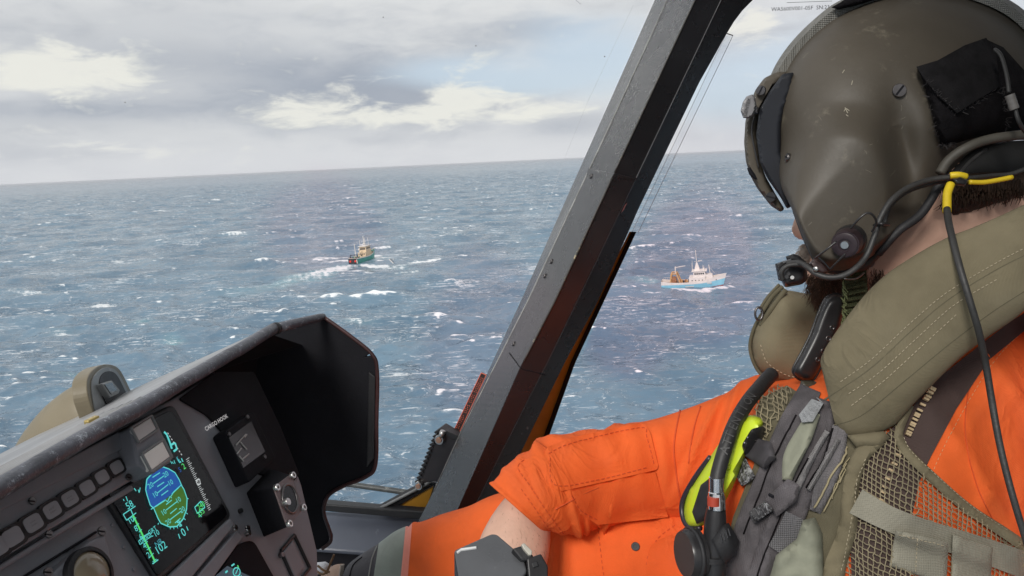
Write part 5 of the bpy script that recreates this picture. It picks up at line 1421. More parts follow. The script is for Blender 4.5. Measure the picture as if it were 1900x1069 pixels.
# bundle of dark harness straps down the middle of the chest
def strap(name, path, w, keys, t, m, key=None, off=0.0, dome=0.002, rel=.0015):
    return vm(name, drape(ribbon_outline(path, w), keys, t, 6, off=off, dome=dome, w=8, relief=lambda x, y: rel * (noise.noise(Vector((x * .035, y * .018, len(path)))) + .5 * noise.noise(Vector((x * .09, y * .05, 2))))), m, smooth=True, auto=60, key=key)
K0 = ['torso', 'back']
strap('harness_strap', [(1504, 720), (1470, 800), (1438, 890), (1404, 980), (1378, 1090)], [40, 62, 72, 80, 86], K0, .006, strapm, 's1', rel=.004)
strap('harness_strap', [(1540, 745), (1510, 830), (1478, 920), (1445, 1000), (1415, 1090)], [40, 50, 60, 66, 70], K0 + ['s1'], .005, strapm, 's2', rel=.004)
strap('harness_strap', [(1560, 790), (1548, 850), (1530, 900), (1512, 950)], [30, 36, 36, 22], K0 + ['s2'], .003, mat('strap_slate', (.15, .14, .145), .75, var=.2, vscale=30, weave=.2, weave_scale=260), 's3')
strap('sage_strap', [(1512, 765), (1490, 810), (1470, 850), (1460, 892)], [22, 34, 34, 18], K0 + ['s1', 's2'], .004, sage, 's4', dome=.003)
strap('thin_strap', [(1535, 800), (1506, 850), (1486, 890), (1470, 930)], [10, 12, 14, 10], K0 + ['s1', 's2', 's3', 's4'], .004, mat('strap_light', (.21, .20, .20), .75, weave=.2, weave_scale=260), 's5')
strap('thin_strap', [(1556, 815), (1530, 860), (1500, 910)], [8, 10, 8], K0 + ['s1', 's2', 's3', 's4'], .004, mat('strap_light', (.21, .20, .20), .75), 's6')
KS = K0 + ['s1', 's2', 's3', 's4', 's5', 's6']
vm('strap_piping', join(drape_line([(1478, 770), (1436, 850), (1412, 910), (1380, 990)], KS, 1.6), drape_line([(1545, 795), (1528, 850), (1496, 905)], KS, 1.8), drape_line([(1500, 850), (1472, 905), (1430, 1000), (1405, 1069)], KS, 1.6)), velcro, smooth=True)
tabv = drape([(1482, 770), (1506, 740), (1528, 748), (1520, 762), (1508, 782), (1488, 784)], KS, .008, 6)
tb = vm('pull_tab', tabv, greytab, smooth=True, auto=50, key='tab')
mesh('tab_ridge', *join(*[drape_line([(1490 + 5 * k, 768 - 6 * k), (1500 + 5 * k, 782 - 7 * k)], ['tab'], 1.1) for k in range(6)]), greytab, vest)
bwear = mat('buckle_worn', (.045, .043, .045), .5, wear=(.42, .42, .43), wear_amt=.16, wscale=60, bump=.8, bscale=160)
def buckle(name, q, t, keys, m, ribs=0, key=None, bevel=.0008):
    o = vm(name, drape([tuple(p) for p in round_poly(q, 5)], keys, t, 6, dome=.002, w=6), m, smooth=True, auto=40, key=key)
    if ribs:
        for i in range(ribs):
            u = (i + .6) / ribs
            a = np.array(q[0]) * (1 - u) + np.array(q[1]) * u; c = np.array(q[3]) * (1 - u) + np.array(q[2]) * u
            mesh('buckle_rib', *drape_line([tuple(a * .92 + c * .08), tuple(a * .08 + c * .92)], [key], 2.2, off=.0008), m, vest, smooth=True)
    return o
buckle('buckle', [(1356, 862), (1382, 848), (1402, 885), (1376, 904)], .012, KS, bwear, 4, 'bk1')
buckle('buckle_body', [(1420, 925), (1462, 888), (1484, 900), (1478, 930), (1440, 960)], .010, KS, strapm, 0, 'bk2')
buckle('buckle', [(1388, 950), (1420, 930), (1436, 946), (1398, 972)], .013, KS + ['bk2'], bwear, 4, 'bk3')
mesh('buckle_slot', *drape_line([(1428, 918), (1436, 922)], ['bk2'], 3), flatblack, vest)
vm('dark_pouch', drape([(1382, 846), (1402, 812), (1430, 820), (1440, 850), (1418, 870)], K0 + ['s1'], .010, 8, dome=.004, w=14), mat('pouch_charcoal', (.06, .055, .06), .8, var=.2, vscale=30), smooth=True, auto=50)
vm('strap_end', drape(ribbon_outline([(1478, 958), (1462, 990), (1440, 1022)], [44, 42, 34]), KS, .007, 7), mat('strap_ribbed', (.15, .145, .15), .75, weave=.4, weave_scale=200), smooth=True, auto=50, key='s7')
vm('sage_pouch', drape([(1420, 1100), (1440, 1030), (1478, 1000), (1490, 965), (1512, 960), (1526, 990), (1530, 1100)], KS + ['s7'], .004, 9, dome=.014, w=32, relief=lambda x, y: .004 * noise.noise(Vector((x * .04, y * .04, 3)))), sage, smooth=True, auto=60)
vm('strap_wire', join(drape_line([(1572, 830), (1540, 890), (1510, 940)], KS + ['facing'], 2.0, .002), drape_line([(1570, 860), (1548, 900), (1524, 946)], KS + ['facing'], 1.4, .003), drape_line([(1576, 850), (1556, 880), (1546, 925)], KS + ['facing'], 1.0, .004)), mat('cord_tan', (.32, .27, .16), .8), smooth=True)

# near collar lobe
lobe = [((1526, 690), (1550, 790), .625), ((1524, 664), (1582, 818), .625), ((1552, 618), (1618, 812), .62), ((1600, 560), (1665, 778), .612), ((1660, 502), (1725, 722), .60), ((1742, 454), (1800, 650), .585), ((1850, 408), (1880, 590), .57), ((1930, 376), (1950, 535), .56), ((2020, 350), (2030, 500), .56)]
V, Fc = sweep(lobe, 12, 72, .42, fold=.0030, ffreq=30, ridge=.0028, sq=.85)
vm('collar_lobe', (V, Fc), vestm, smooth=True, key='lobe')
vm('collar_seam', drape_line([(1530, 742), (1560, 722), (1620, 680), (1690, 615), (1760, 556), (1850, 500), (1920, 465)], ['lobe'], 2.0, -.0006), vestd, smooth=True)
vm('collar_seam', drape_line([(1545, 790), (1600, 770), (1680, 706), (1760, 640), (1840, 580), (1910, 535)], ['lobe'], 1.5, -.0004), vestd, smooth=True)
vm('collar_stitching', join(stitches([(1560, 708), (1620, 664), (1688, 600), (1758, 542), (1850, 487), (1910, 456)], ['lobe'], .8, 5, 4), stitches([(1575, 730), (1630, 692), (1700, 628), (1770, 566), (1850, 518)], ['lobe'], .8, 5, 4), stitches([(1580, 752), (1640, 706), (1710, 642), (1780, 578)], ['lobe'], .8, 5, 4)), stitch, kind='stuff')
vm('lobe_end', drape([(1572, 808), (1640, 800), (1652, 812), (1632, 828), (1590, 832)], ['torso', 'lobe', 'gusset', 'back'], .008, 8, dome=.004, w=10), vestm, smooth=True)
# far collar lobe
fl = [tuple(p) for p in catmull([(1448, 540), (1500, 545), (1560, 548), (1572, 590), (1550, 650), (1520, 700), (1496, 722), (1450, 712), (1410, 690), (1394, 652), (1398, 615), (1420, 575)], 5, True)]
vm('collar_lobe', inflate(fl, .80, .035, .03, 60, 9), vestm, smooth=True, key='lobe2')
vm('collar_piping', tube_px([(1446, 540, .80), (1418, 576, .795), (1398, 612, .795), (1392, 650, .795), (1408, 690, .795), (1440, 712, .79)], 3.2), vestd, smooth=True)
vm('collar_stitching', stitches([(1412, 640), (1424, 672), (1456, 694), (1480, 700)], ['lobe2'], .8, 4, 4), stitch, kind='stuff')
vm('side_webbing', join(tube_px([(1452, 532, .785), (1432, 552, .785), (1414, 580, .785)], 4), tube_px([(1446, 528, .79), (1424, 552, .79), (1410, 574, .79)], 3), tube_px([(1458, 538, .78), (1430, 575, .78), (1412, 605, .785)], 5)), vestd, smooth=True)
rg_ = [P(1408 + 7 * math.cos(t), 582 + 12 * math.sin(t), .78) for t in np.linspace(0, 6.283, 18)]
vm('side_ring', tube_data(rg_, .0012, 6, cap=False), darksteel, smooth=True)
# black inflator plate with holes
plo = [tuple(p) for p in catmull([(1534, 552), (1556, 546), (1568, 560), (1566, 590), (1552, 628), (1530, 668), (1512, 702), (1498, 708), (1480, 702), (1471, 686), (1484, 660), (1504, 620), (1518, 582)], 5, True)]
ipl = vm('black_plate', inflate(plo, .705, .012, .006, 16, 6), plastic, smooth=True, key='plate')
vm('plate_rim', tube_px([(p[0], p[1], .706) for p in plo[::3]] + [(plo[0][0], plo[0][1], .706)], 2.4, 3), plastic, smooth=True)
for x, y in ((1544, 608), (1537, 628), (1527, 651), (1517, 667)):
    h = hit(x, y, ['plate'])
    if h: mesh('plate_hole', *disc_data(h[0] - h[1] * .001, h[1], .0026, .0016, 12, .0017), darksteel, vest, smooth=True)
vm('plate_clip', inflate([(1486, 706), (1510, 706), (1524, 716), (1520, 740), (1494, 738), (1482, 722)], .69, .008, .006, 8, 5), mat('olive_buckle', (.05, .045, .03), .45), smooth=True)
# green chin webbing
gw = [((1560, 488), (1608, 474), .70, .10), ((1566, 512), (1608, 505), .70, .10), ((1562, 540), (1610, 540), .70, .10), ((1564, 580), (1606, 588), .695, .10), ((1560, 640), (1590, 640), .69, .10), ((1545, 690), (1570, 690), .69, .1)]
gwo = vm('chin_webbing', sweep(gw, 6, 16, .1), greenweb, smooth=True, key='gweb')
for i in range(9): mesh('webbing_rib', *tube_data([P(1563, 490 + i * 11 + (4 if i else 0), .6935), P(1607, 480 + i * 12, .6935)], .0011, 5), greenweb, vest)
vm('webbing_fray', join(*[tube_px([(1562 + rng.uniform(-2, 6), 520 + i * 3.2, .692), (1566 + rng.uniform(0, 8), 530 + i * 3.2, .688)], .9, 2, 4) for i in range(46)]), mat('green_fray', (.16, .18, .08), .9), kind='stuff')
vm('chin_ring', tube_px([(1560, 512, .69), (1572, 518, .688), (1590, 516, .688), (1603, 506, .69)], 2.0), steel, smooth=True)
rr_ = [P(1614 + 7 * math.cos(t), 484 + 10 * math.sin(t), .692) for t in np.linspace(0, 6.283, 18)]
vm('chin_ring', tube_data(rr_, .0013, 6, cap=False), darksteel, smooth=True)

# ---- helmet
hel = bpy.data.objects.new('helmet', None); COL.objects.link(hel); hel.parent = man
def hm(name, data, m, **k): return mesh(name, *data, m, hel, **k)
HO = catmull([(1452, 140), (1478, 96), (1515, 58), (1562, 24), (1635, -6), (1720, -18), (1800, -6), (1880, 30), (1945, 95), (1985, 175), (1985, 235), (1935, 258), (1875, 262), (1815, 286), (1768, 320), (1738, 360), (1702, 404), (1664, 430), (1642, 455), (1606, 484), (1575, 499), (1542, 503), (1516, 490), (1493, 448), (1470, 390), (1449, 345), (1437, 288), (1434, 228), (1440, 178)], 6, True)
HC = np.array((1655, 235.0))
def sstep(x): x = min(1, max(0, x)); return x * x * (3 - 2 * x)
def rim_depth(x, y): return .765 - .105 * sstep((y - 260) / 170)
def bump_(x, y):
    ear = sstep(1.25 - math.hypot((x - 1560) / 128, (y - 365) / 165)) 
    ear = sstep((1.12 - ((abs(x - 1562) / 118) ** 2.6 + (abs(y - 372) / 168) ** 2.6) ** (1 / 2.6)) / .46)
    val = math.exp(-((x - 1672 - .12 * (y - 250)) / 30) ** 2) * math.exp(-((y - 275) / 85) ** 2)
    return .022 * ear - .017 * val
NO = len(HO)
Ha = np.array(HO); HS2 = Ha.copy()
for _ in range(60): HS2 = (np.roll(HS2, 1, 0) + np.roll(HS2, -1, 0) + HS2) / 3
for _ in range(260): HS2 = (np.roll(HS2, 1, 0) + np.roll(HS2, -1, 0) + HS2) / 3
HS2 = HC + (HS2 - HS2.mean(0)) * 1.12
RD = np.array([rim_depth(*p) for p in HO])
for _ in range(25): RD = (np.roll(RD, 1) + np.roll(RD, -1) + RD) / 3
V, Fc = [], []
NS = 40
RDm = RD.mean()
for side in (0, 1):
    for j in range(NS):
        if side == 1 and j == 0: continue
        s = (j / (NS - 1)) * math.pi / 2
        rho, up_ = math.cos(s), math.sin(s)
        for p, ps in zip(HO, HS2):
            q_ = HC + ((p - HC) * (1 - up_ ** .7) + (ps - HC) * up_ ** .7) * rho
            rd = rim_depth(*p) * rho + float(RDm) * (1 - rho)
            if side == 0:
                d0 = .648 + .012 * (1 - up_)
                dep = rd + (d0 - rd) * (up_ ** .82) - bump_(q_[0], q_[1]) * min(1, s * 4)
            else: dep = rd + (.885 - rd) * up_
            V.append(P(q_[0], q_[1], dep))
rows = 2 * NS - 1
order = [NS - 1 - j for j in range(NS)] + list(range(NS, rows))
for a, c in zip(order[:-1], order[1:]):
    for k in range(NO):
        k2 = (k + 1) % NO; Fc.append([a * NO + k, a * NO + k2, c * NO + k2, c * NO + k])
hm('shell', (V, Fc), helm, smooth=True, key='shell')
# textured crest band over the top
V, Fc = [], []
cb_ = catmull([(1436, 165), (1452, 128), (1478, 90), (1515, 52), (1562, 16), (1635, -14), (1720, -26), (1800, -14), (1880, 22), (1950, 90)], 6)
cc_ = np.array((1690, 260.0))
for p in cb_:
    e = (p - cc_) / np.linalg.norm(p - cc_)
    inner, outer = p - e * 4, p + e * 15
    V += [P(*(p - e * 12), .738), P(*(p + e * 6), .735), P(*outer, .755), P(*(p + e * 10), .80), P(*inner, .82)]
for i in range(len(cb_) - 1):
    for k in range(5): Fc.append([i * 5 + k, i * 5 + (k + 1) % 5, (i + 1) * 5 + (k + 1) % 5, (i + 1) * 5 + k])
hm('crest_band', (V, Fc + [list(range(5)), [(len(cb_) - 1) * 5 + k for k in range(5)]]), helm2, smooth=True, auto=50)
hm('crest_flap', inflate([(1542, 14), (1560, 4), (1585, -14), (1660, -30), (1680, -16), (1640, -6), (1590, 10), (1556, 18)], .73, .006, .006, 8, 5), velcro, smooth=True)
# visor cover: tan crescent plate and dark rubber band
cres = [(1467, 133), (1440, 134), (1418, 145), (1402, 166), (1390, 195), (1383, 225), (1380.5, 265), (1384, 300), (1392, 326), (1405, 350), (1430, 382), (1448.5, 394), (1456, 388), (1440, 362), (1422, 330), (1410, 300), (1404, 250), (1410, 205), (1432, 165)]
hm('visor_cover', inflate([tuple(p) for p in round_poly(cres, 4, 2)], .735, .007, .03, 5, 5), helm, smooth=True, auto=60, key='visor')
band = [(1452, 137), (1475, 134), (1470, 165), (1456, 200), (1449, 240), (1450, 280), (1458, 312), (1480, 350), (1478, 378), (1460, 388), (1448, 366), (1424, 332), (1410, 302), (1403, 250), (1409, 205), (1428, 170)]
hm('visor_rubber', inflate([tuple(p) for p in round_poly(band, 4, 2)], .715, .006, .03, 4, 5), navy, smooth=True, auto=60)
hm('visor_track', tube_px([(1400, 216, .722), (1395, 244, .722), (1401, 280, .722), (1408, 312, .722)], 1.6), plastic, smooth=True)
def hscrew(x, y, rpx, d, m=darksteel, slot_ang=1.3, nr=None):
    c = P(x, y, d); nrm = nr or (-ray(x, y).normalized() - RIGHT * .35).normalized()
    r = rpx * d / F_PX
    s = hm('screw', disc_data(c, nrm, r, .0022, 18), m, smooth=True, auto=40)
    a = nrm.orthogonal().normalized(); a = a * math.cos(slot_ang) + nrm.cross(a) * math.sin(slot_ang)
    mesh('slot', *box_data(c + nrm * .0022, a * r * .85, nrm.cross(a) * r * .15, nrm * .0003), flatblack, hel)
hscrew(1412.5, 168, 9, .722, darksteel, .4); hscrew(1431, 366, 9.5, .722, plastic, 2.2)
for x, y, r, a in ((1463, 292.5, 8, .7), (1668, 168.5, 12.5, .1)):
    h = hit(x, y, ['shell']); hscrew(x, y, r, h[2] - .001, darksteel, a, h[1])
hm('visor_slot', inflate([(1386, 312), (1392, 310), (1402, 325), (1406, 334), (1398, 332), (1390, 324)], .722, .002, .002, 3, 3), flatblack)
kq = [(1374, 206), (1378, 190), (1385, 179), (1396, 175), (1401, 181), (1404, 197), (1398, 214), (1390, 220), (1379, 219)]
kn = hm('visor_knob', inflate(kq, .705, .004, .012, 4, 3), mat('knob_grey', (.22, .215, .22), .35, var=.1), smooth=True, auto=35)
hm('knob_stem', inflate([(1400, 196), (1410, 200), (1408, 212), (1398, 212)], .716, .004, .01, 4, 3), darksteel)
text('GENTEX', 'knob_lettering', P(1386.5, 199, .6995), P(1390, 185, .7) - P(1383, 213, .7), P(1375, 196, .7) - P(1386, 199, .7), .0045, plastic, hel)
# scuffs
scf = mat('scuff', (.32, .29, .22), .6)
for pts in ([(1566, 207), (1570, 202), (1576, 206)], [(1568, 200), (1573, 210)], [(1563, 136), (1567, 130)], [(1582, 150), (1580, 158)], [(1570, 213), (1574, 216)]):
    hm('scuff', drape_line(pts, ['shell'], .9, .0), scf)
for _ in range(16):
    x, y = rng.uniform(1470, 1690), rng.uniform(120, 430); an = rng.uniform(0, 3.1); L_ = rng.uniform(3, 14)
    if hit(x, y, ['shell']): hm('scuff', drape_line([(x, y), (x + L_ * .5 * math.cos(an) + 1, y + L_ * .5 * math.sin(an)), (x + L_ * math.cos(an), y + L_ * math.sin(an))], ['shell'], rng.uniform(.3, .6), -.0001), mat('scuff_soft', (.19, .17, .13), .6))
# velcro pouch
po = [(1702, 125), (1740, 113), (1790, 86), (1828, 72), (1862, 88), (1900, 130), (1930, 190), (1925, 245), (1850, 246), (1800, 258), (1768, 268), (1748, 272), (1738, 248), (1726, 195), (1712, 150)]
hm('pouch', drape(po, ['shell'], .006, 9, dome=.012, w=26), velcro, smooth=True, auto=60, key='pouch')
hm('pouch_flap', drape([(1700, 124), (1740, 112), (1790, 84), (1830, 70), (1848, 100), (1856, 160), (1816, 184), (1776, 210), (1742, 180), (1716, 148)], ['shell', 'pouch'], .004, 8, relief=lambda x, y: .0015 * noise.noise(Vector((x * .05, y * .05, 1)))), mat('pouch_cloth', (.015, .014, .015), .9, var=.3, vscale=60, bump=.8, bscale=300, weave=.2, weave_scale=400, spec=.15), smooth=True, auto=50, key='flap')
fz_ = []
for a, c in (((1776, 212), (1854, 164)), ((1718, 152), (1776, 212)), ((1712, 150), (1746, 270)), ((1746, 270), (1770, 266)), ((1858, 165), (1868, 240))):
    for i in range(42):
        t = rng.random(); x, y = a[0] + (c[0] - a[0]) * t + rng.normal() * 1.6, a[1] + (c[1] - a[1]) * t + rng.normal() * 1.6
        h = hit(x, y, ['flap', 'pouch', 'shell'])
        if h: fz_.append(tube_data([h[0], h[0] + h[1] * .0022 + Vector(rng.normal(size=3) * .0016)], .00022, 3))
hm('pouch_fuzz', join(*fz_), mat('fuzz', (.05, .045, .045), .9), kind='stuff')
# lower edge trim, nape roll, lining
hm('edge_trim', tube_px([(1752, 318, .655), (1738, 352, .652), (1708, 398, .65), (1668, 428, .65), (1640, 458, .655), (1630, 470, .66)], 8, 6, 12), rubber, smooth=True)
hm('edge_trim', tube_px([(1744, 322, .645), (1760, 298, .645), (1790, 276, .64), (1830, 260, .64), (1880, 252, .64), (1960, 246, .65)], 9, 6, 12), mat('nape_edge', (.075, .068, .055), .6), smooth=True)
hm('edge_trim', tube_px([(1474, 392, .735), (1494, 446, .70), (1516, 488, .675), (1544, 502, .668), (1572, 502, .665), (1600, 492, .66)], 3.6, 6, 8), rubber, smooth=True)
hm('ear_lining', inflate([(1520, 488), (1570, 496), (1610, 478), (1634, 452), (1640, 470), (1610, 500), (1566, 512), (1530, 506)], .672, .004, .01, 10, 6), mat('leather_dark', (.05, .047, .04), .6, wear=(.2, .17, .09), wear_amt=.03, wscale=60), smooth=True)
hm('nape_pad', inflate([(1752, 318), (1800, 280), (1870, 262), (1990, 255), (2000, 330), (1900, 336), (1830, 332), (1790, 340), (1760, 345)], .70, .012, .02, 26, 9), mat('nape_black', (.012, .012, .012), .8), smooth=True)
# boom bracket, pivot knob and microphone
kc = P(1572, 450, .630); kn_ = (-ray(1572, 450).normalized() - RIGHT * .25 - UP * .25).normalized()
hm('boom_pivot', disc_data(kc + kn_ * -.012, kn_, .0118, .020, 26), maroonp, smooth=True, auto=40)
hm('pivot_collar', disc_data(kc + kn_ * -.014, kn_, .0128, .010, 26), plastic, smooth=True, auto=40)
hm('pivot_face', disc_data(kc + kn_ * .0081, kn_, .0098, .0018, 26, .0052), maroonp, smooth=True, auto=40)
hm('pivot_screw', disc_data(kc + kn_ * .0082, kn_, .0034, .0020, 16), steel, smooth=True, auto=40)
hm('wire_bail', join(tube_px([(1579, 424, .612), (1592, 408, .606), (1607, 396, .604), (1618, 398, .604), (1626, 412, .608), (1618, 430, .615)], 2.2), tube_px([(1552, 448, .615), (1530, 466, .618), (1513, 479, .632)], 2.0), tube_px([(1568, 472, .615), (1554, 486, .622), (1540, 500, .633)], 2.0), tube_px([(1516, 476, .637), (1530, 488, .637), (1541, 501, .637)], 1.8)), plastic, smooth=True)
hm('boom_bracket', inflate([(1500, 490), (1512, 478), (1530, 488), (1539, 504), (1528, 511), (1510, 502)], .645, .006, .006, 7, 4), mat('bracket_brown', (.055, .035, .033), .4, var=.2, vscale=60), smooth=True, auto=50)
hm('bracket_screw', disc_data(P(1514, 499, .637), kn_, .0022, .0015, 12), steel, smooth=True)
mc = hm('microphone', inflate([tuple(p) for p in round_poly([(1448, 500), (1460, 489), (1480, 488), (1498, 494), (1498, 520), (1488, 528), (1456, 534), (1449, 520)], 5, 3)], .68, .014, .014, 12, 4), plastic, smooth=True, auto=50)
mesh('microphone_clip', *inflate([(1438, 490), (1448, 486), (1468, 480), (1472, 486), (1456, 496), (1450, 522), (1444, 520)], .675, .006, .008, 5, 3), plastic, hel, smooth=True, auto=40)
mesh('microphone_clip', *inflate([(1458, 476), (1472, 471), (1482, 474), (1496, 486), (1486, 490), (1470, 486), (1460, 484)], .69, .008, .008, 6, 3), rubber, hel, smooth=True, auto=40)
hm('microphone_cable', tube_px([(1452, 520, .662), (1450, 504, .66), (1462, 493, .658), (1482, 491, .656), (1496, 496, .655)], 4.2), cable, smooth=True)
for x, y in ((1463, 508), (1470, 515), (1460, 514)): hm('microphone_vent', disc_data(P(x, y, .664), -ray(x, y), .0018, .001, 10), steel if x > 1468 else rubber)
hm('boom_cable', tube_px([(1462, 489, .665), (1484, 488, .655), (1500, 497, .645), (1516, 509, .64), (1540, 515, .635), (1566, 511, .63), (1590, 496, .625), (1608, 474, .62), (1622, 440, .62), (1634, 404, .62), (1656, 370, .622), (1690, 346, .628), (1730, 333, .632), (1768, 329, .63)], 5.6, 6, 12), cable, smooth=True)
hm('helmet_cable', tube_px([(1640, 420, .63), (1650, 385, .632), (1682, 356, .636), (1730, 340, .638), (1770, 334, .635)], 4.5, 6, 10), cable, smooth=True)
hm('cable_tie', tube_px([(1622, 418, .622), (1636, 415, .612), (1650, 417, .622)], 3.0, 4, 8), plastic, smooth=True)
hm('nape_cable', tube_px([(1770, 330, .628), (1800, 330, .628), (1840, 326, .63), (1880, 322, .63), (1920, 305, .63)], 4.2, 6, 10), cable, smooth=True)
hm('nape_cable', tube_px([(1782, 322, .63), (1800, 300, .64), (1830, 276, .65)], 3.5, 5, 8), cable, smooth=True)
hm('yellow_sleeve', tube_px([(1763, 326, .626), (1778, 325, .624), (1792, 328, .625)], 6.5, 4, 12), heatsh, smooth=True)
hm('yellow_sleeve', tube_px([(1798, 338, .626), (1830, 338, .626), (1878, 329, .626)], 4.6, 5, 12), heatsh, smooth=True)
hm('yellow_sleeve', tube_px([(1764, 342, .622), (1758, 358, .618), (1757, 376, .614), (1757, 394, .61)], 7.6, 5, 12), heatsh, smooth=True)
hm('cable_clip', inflate([(1766, 332), (1782, 328), (1798, 334), (1790, 346), (1774, 344)], .62, .004, .004, 5, 3), plastic, smooth=True)
hm('connector', join(*[disc_data(P(1873 + k * 3, 176 + k * 9, .615), (P(1882, 200, .615) - P(1873, 176, .615)), .0036, .0042, 14) for k in range(3)]), mat('connector_grey', (.17, .16, .15), .4), smooth=True, auto=40)
hm('connector_cable', tube_px([(1872, 172, .615), (1868, 140, .62), (1858, 105, .63), (1846, 92, .64)], 3.6), cable, smooth=True)
hm('connector_cable', tube_px([(1884, 204, .615), (1890, 225, .615), (1902, 245, .62)], 3.6), cable, smooth=True)
mesh('comm_cord', *tube_px([(1757, 388, .606), (1760, 412, .59), (1768, 446, .57), (1782, 500, .555), (1800, 560, .55), (1816, 615, .553), (1829, 676, .565), (1840, 742, .565), (1852, 810, .56), (1866, 872, .555), (1884, 938, .55), (1908, 1018, .55), (1925, 1090, .56)], 6.2, 8, 12), cable, man, smooth=True)

# ---- hair, beard, whiskers
hairs = bpy.data.objects.new('hair', None); COL.objects.link(hairs); hairs.parent = man
mesh('nape_hair', *inflate([(1745, 345), (1790, 322), (1860, 318), (1980, 320), (1985, 352), (1900, 362), (1850, 378), (1800, 398), (1766, 404), (1752, 380)], .69, .012, .02, 22, 7), hairm, hairs, smooth=True)
def strands(name, n, fn, m, w):
    out = []
    while len(out) < n:
        r = fn()
        if r: out.append(tube_data(r, [w, w * .8, w * .3], 3))
    mesh(name, *join(*out), m, hairs, kind='stuff')
def nape():
    x = rng.uniform(1748, 1900); y = 348 + rng.uniform(0, 45) * (1 - (x - 1748) / 300)
    h = .668
    return [P(x, y - 18, h + .006), P(x + rng.normal() * 3 - 2, y, h), P(x + rng.normal() * 5 - 6, y + rng.uniform(2, 16), h + .008)]
strands('hair_strands', 240, nape, hairm, .0006)
def beard():
    x, y = rng.uniform(1498, 1566), rng.uniform(508, 580)
    if y > 585 - abs(x - 1535) * .9: return None
    h = hit(x, y, ['body'])
    if not h: return None
    dl = Vector(rng.normal(size=3) * .0012)
    return [h[0], h[0] + h[1] * .0022 - UP * .0022 + dl, h[0] + h[1] * .003 - UP * .0065 + dl * 2]
strands('beard', 1100, beard, beardm, .00034)
def jaw():
    x, y = rng.normal(1628, 12), rng.normal(528, 14)
    h = hit(x, y, ['body'])
    if not h: return None
    dl = Vector(rng.normal(size=3) * .001)
    return [h[0], h[0] + h[1] * .0018 - UP * .002 + dl, h[0] + h[1] * .0022 - UP * .005 + dl * 2]
strands('jaw_hair', 260, jaw, beardm, .00032)
def must():
    x, y = rng.uniform(1484, 1504), rng.uniform(452, 490)
    h = hit(x, y, ['body'])
    if not h: return None
    dl = Vector(rng.normal(size=3) * .001)
    return [h[0], h[0] - RIGHT * .004 - UP * .001 + dl, h[0] - RIGHT * .0075 - UP * .005 + dl * 2]
strands('moustache', 200, must, greyhair, .0004)

def armhair():
    x, y = rng.uniform(905, 1015), rng.uniform(930, 1060)
    h = hit(x, y, ['body', 'sleeve'])
    if not h or not hit(x, y, ['body']) or h[0] != hit(x, y, ['body'])[0]: return None
    dl = Vector(rng.normal(size=3) * .0006)
    return [h[0], h[0] + h[1] * .0009 - UP * .002 + dl, h[0] + h[1] * .0012 - UP * .0045 + dl * 2]
strands('forearm_hair', 170, armhair, mat('arm_hair', (.16, .10, .06), .6), .00013)

# ---- things carried on the vest
bc = thing('rescue_beacon', 'lime yellow and black rescue beacon clipped to the chest behind the black hose', 'beacon', P(1340, 880, .74))
bo = [tuple(p) for p in round_poly([(1389, 768), (1418, 778), (1412, 800), (1380, 850), (1362, 900), (1338, 945), (1300, 980), (1276, 980), (1266, 955), (1274, 915), (1316, 850), (1350, 800)], 10, 3)]
mesh('beacon_case', *inflate(bo, lambda x, y: T(x, y) - .012, .016, .02, 14, 8), lime, bc, smooth=True, auto=60, key='beac')
mesh('beacon_rim', *tube_px([(x, y, T(x, y) - .016) for x, y in ((1318, 848), (1290, 886), (1268, 926), (1266, 955), (1277, 977), (1300, 980))], 5.0, 5, 10), mat('violet_black', (.03, .022, .035), .35), bc, smooth=True)
mesh('beacon_grip', *drape([(1300, 900), (1318, 886), (1326, 930), (1312, 965), (1292, 972), (1284, 950)], ['beac'], .003, 6, dome=.003, w=8), rubber, bc, smooth=True, auto=50)
mesh('beacon_top', *drape([tuple(p) for p in round_poly([(1376, 826), (1394, 796), (1418, 790), (1420, 815), (1398, 840), (1382, 846)], 5, 3)], ['beac', 'torso'], .004, 6, dome=.004, w=8), plastic, bc, smooth=True, auto=50, key='btop')
mesh('beacon_groove', *join(drape_line([(1388, 812), (1410, 820)], ['btop'], 1.4), drape_line([(1382, 822), (1404, 832)], ['btop'], 1.4)), steel, bc)
mesh('beacon_button', *drape([(1344, 862), (1356, 862), (1356, 872), (1344, 872)], ['beac'], .002, 5, dome=.002, w=5), mat('lime_dark', (.42, .52, .03), .4), bc, smooth=True)
mesh('beacon_knob', *disc_data(P(1413, 772, .68), UP, .004, .006, 12), plastic, bc, smooth=True)

hs = thing('air_hose', 'thick black rubber hose embossed ATTENTION with chrome end fitting, down the chest', 'hose', P(1360, 800, .70))
hp = [(1432, 694, .715), (1412, 716, .70), (1386, 748, .68), (1362, 790, .66), (1344, 838, .65), (1332, 880, .646), (1328, 912, .644)]
mesh('hose', *tube_px(hp, 13.5, 8, 18), mat('hose_rubber', (.022, .021, .021), .5, var=.2, vscale=40, bump=.2, bscale=300), hs, smooth=True, key='hose')
hpath = catmull(hp, 16)
txt = 'ATTENTION'; tm_ = mat('embossed', (.075, .073, .072), .5)
for i, ch in enumerate(txt):
    k = int((.66 - i * .047) * (len(hpath) - 1)); a = hpath[k]
    h = hit(a[0], a[1], ['hose'])
    tdir = (P(*hpath[k - 3]) - P(*hpath[k + 3])).normalized()
    up_v = h[1].cross(tdir)
    text(ch, 'hose_lettering', h[0] + h[1] * .0008, tdir, up_v, .0105, tm_, hs)
chrome = mat('chrome', (.75, .74, .73), .12, metal=1.0, var=.05, rvar=.03)
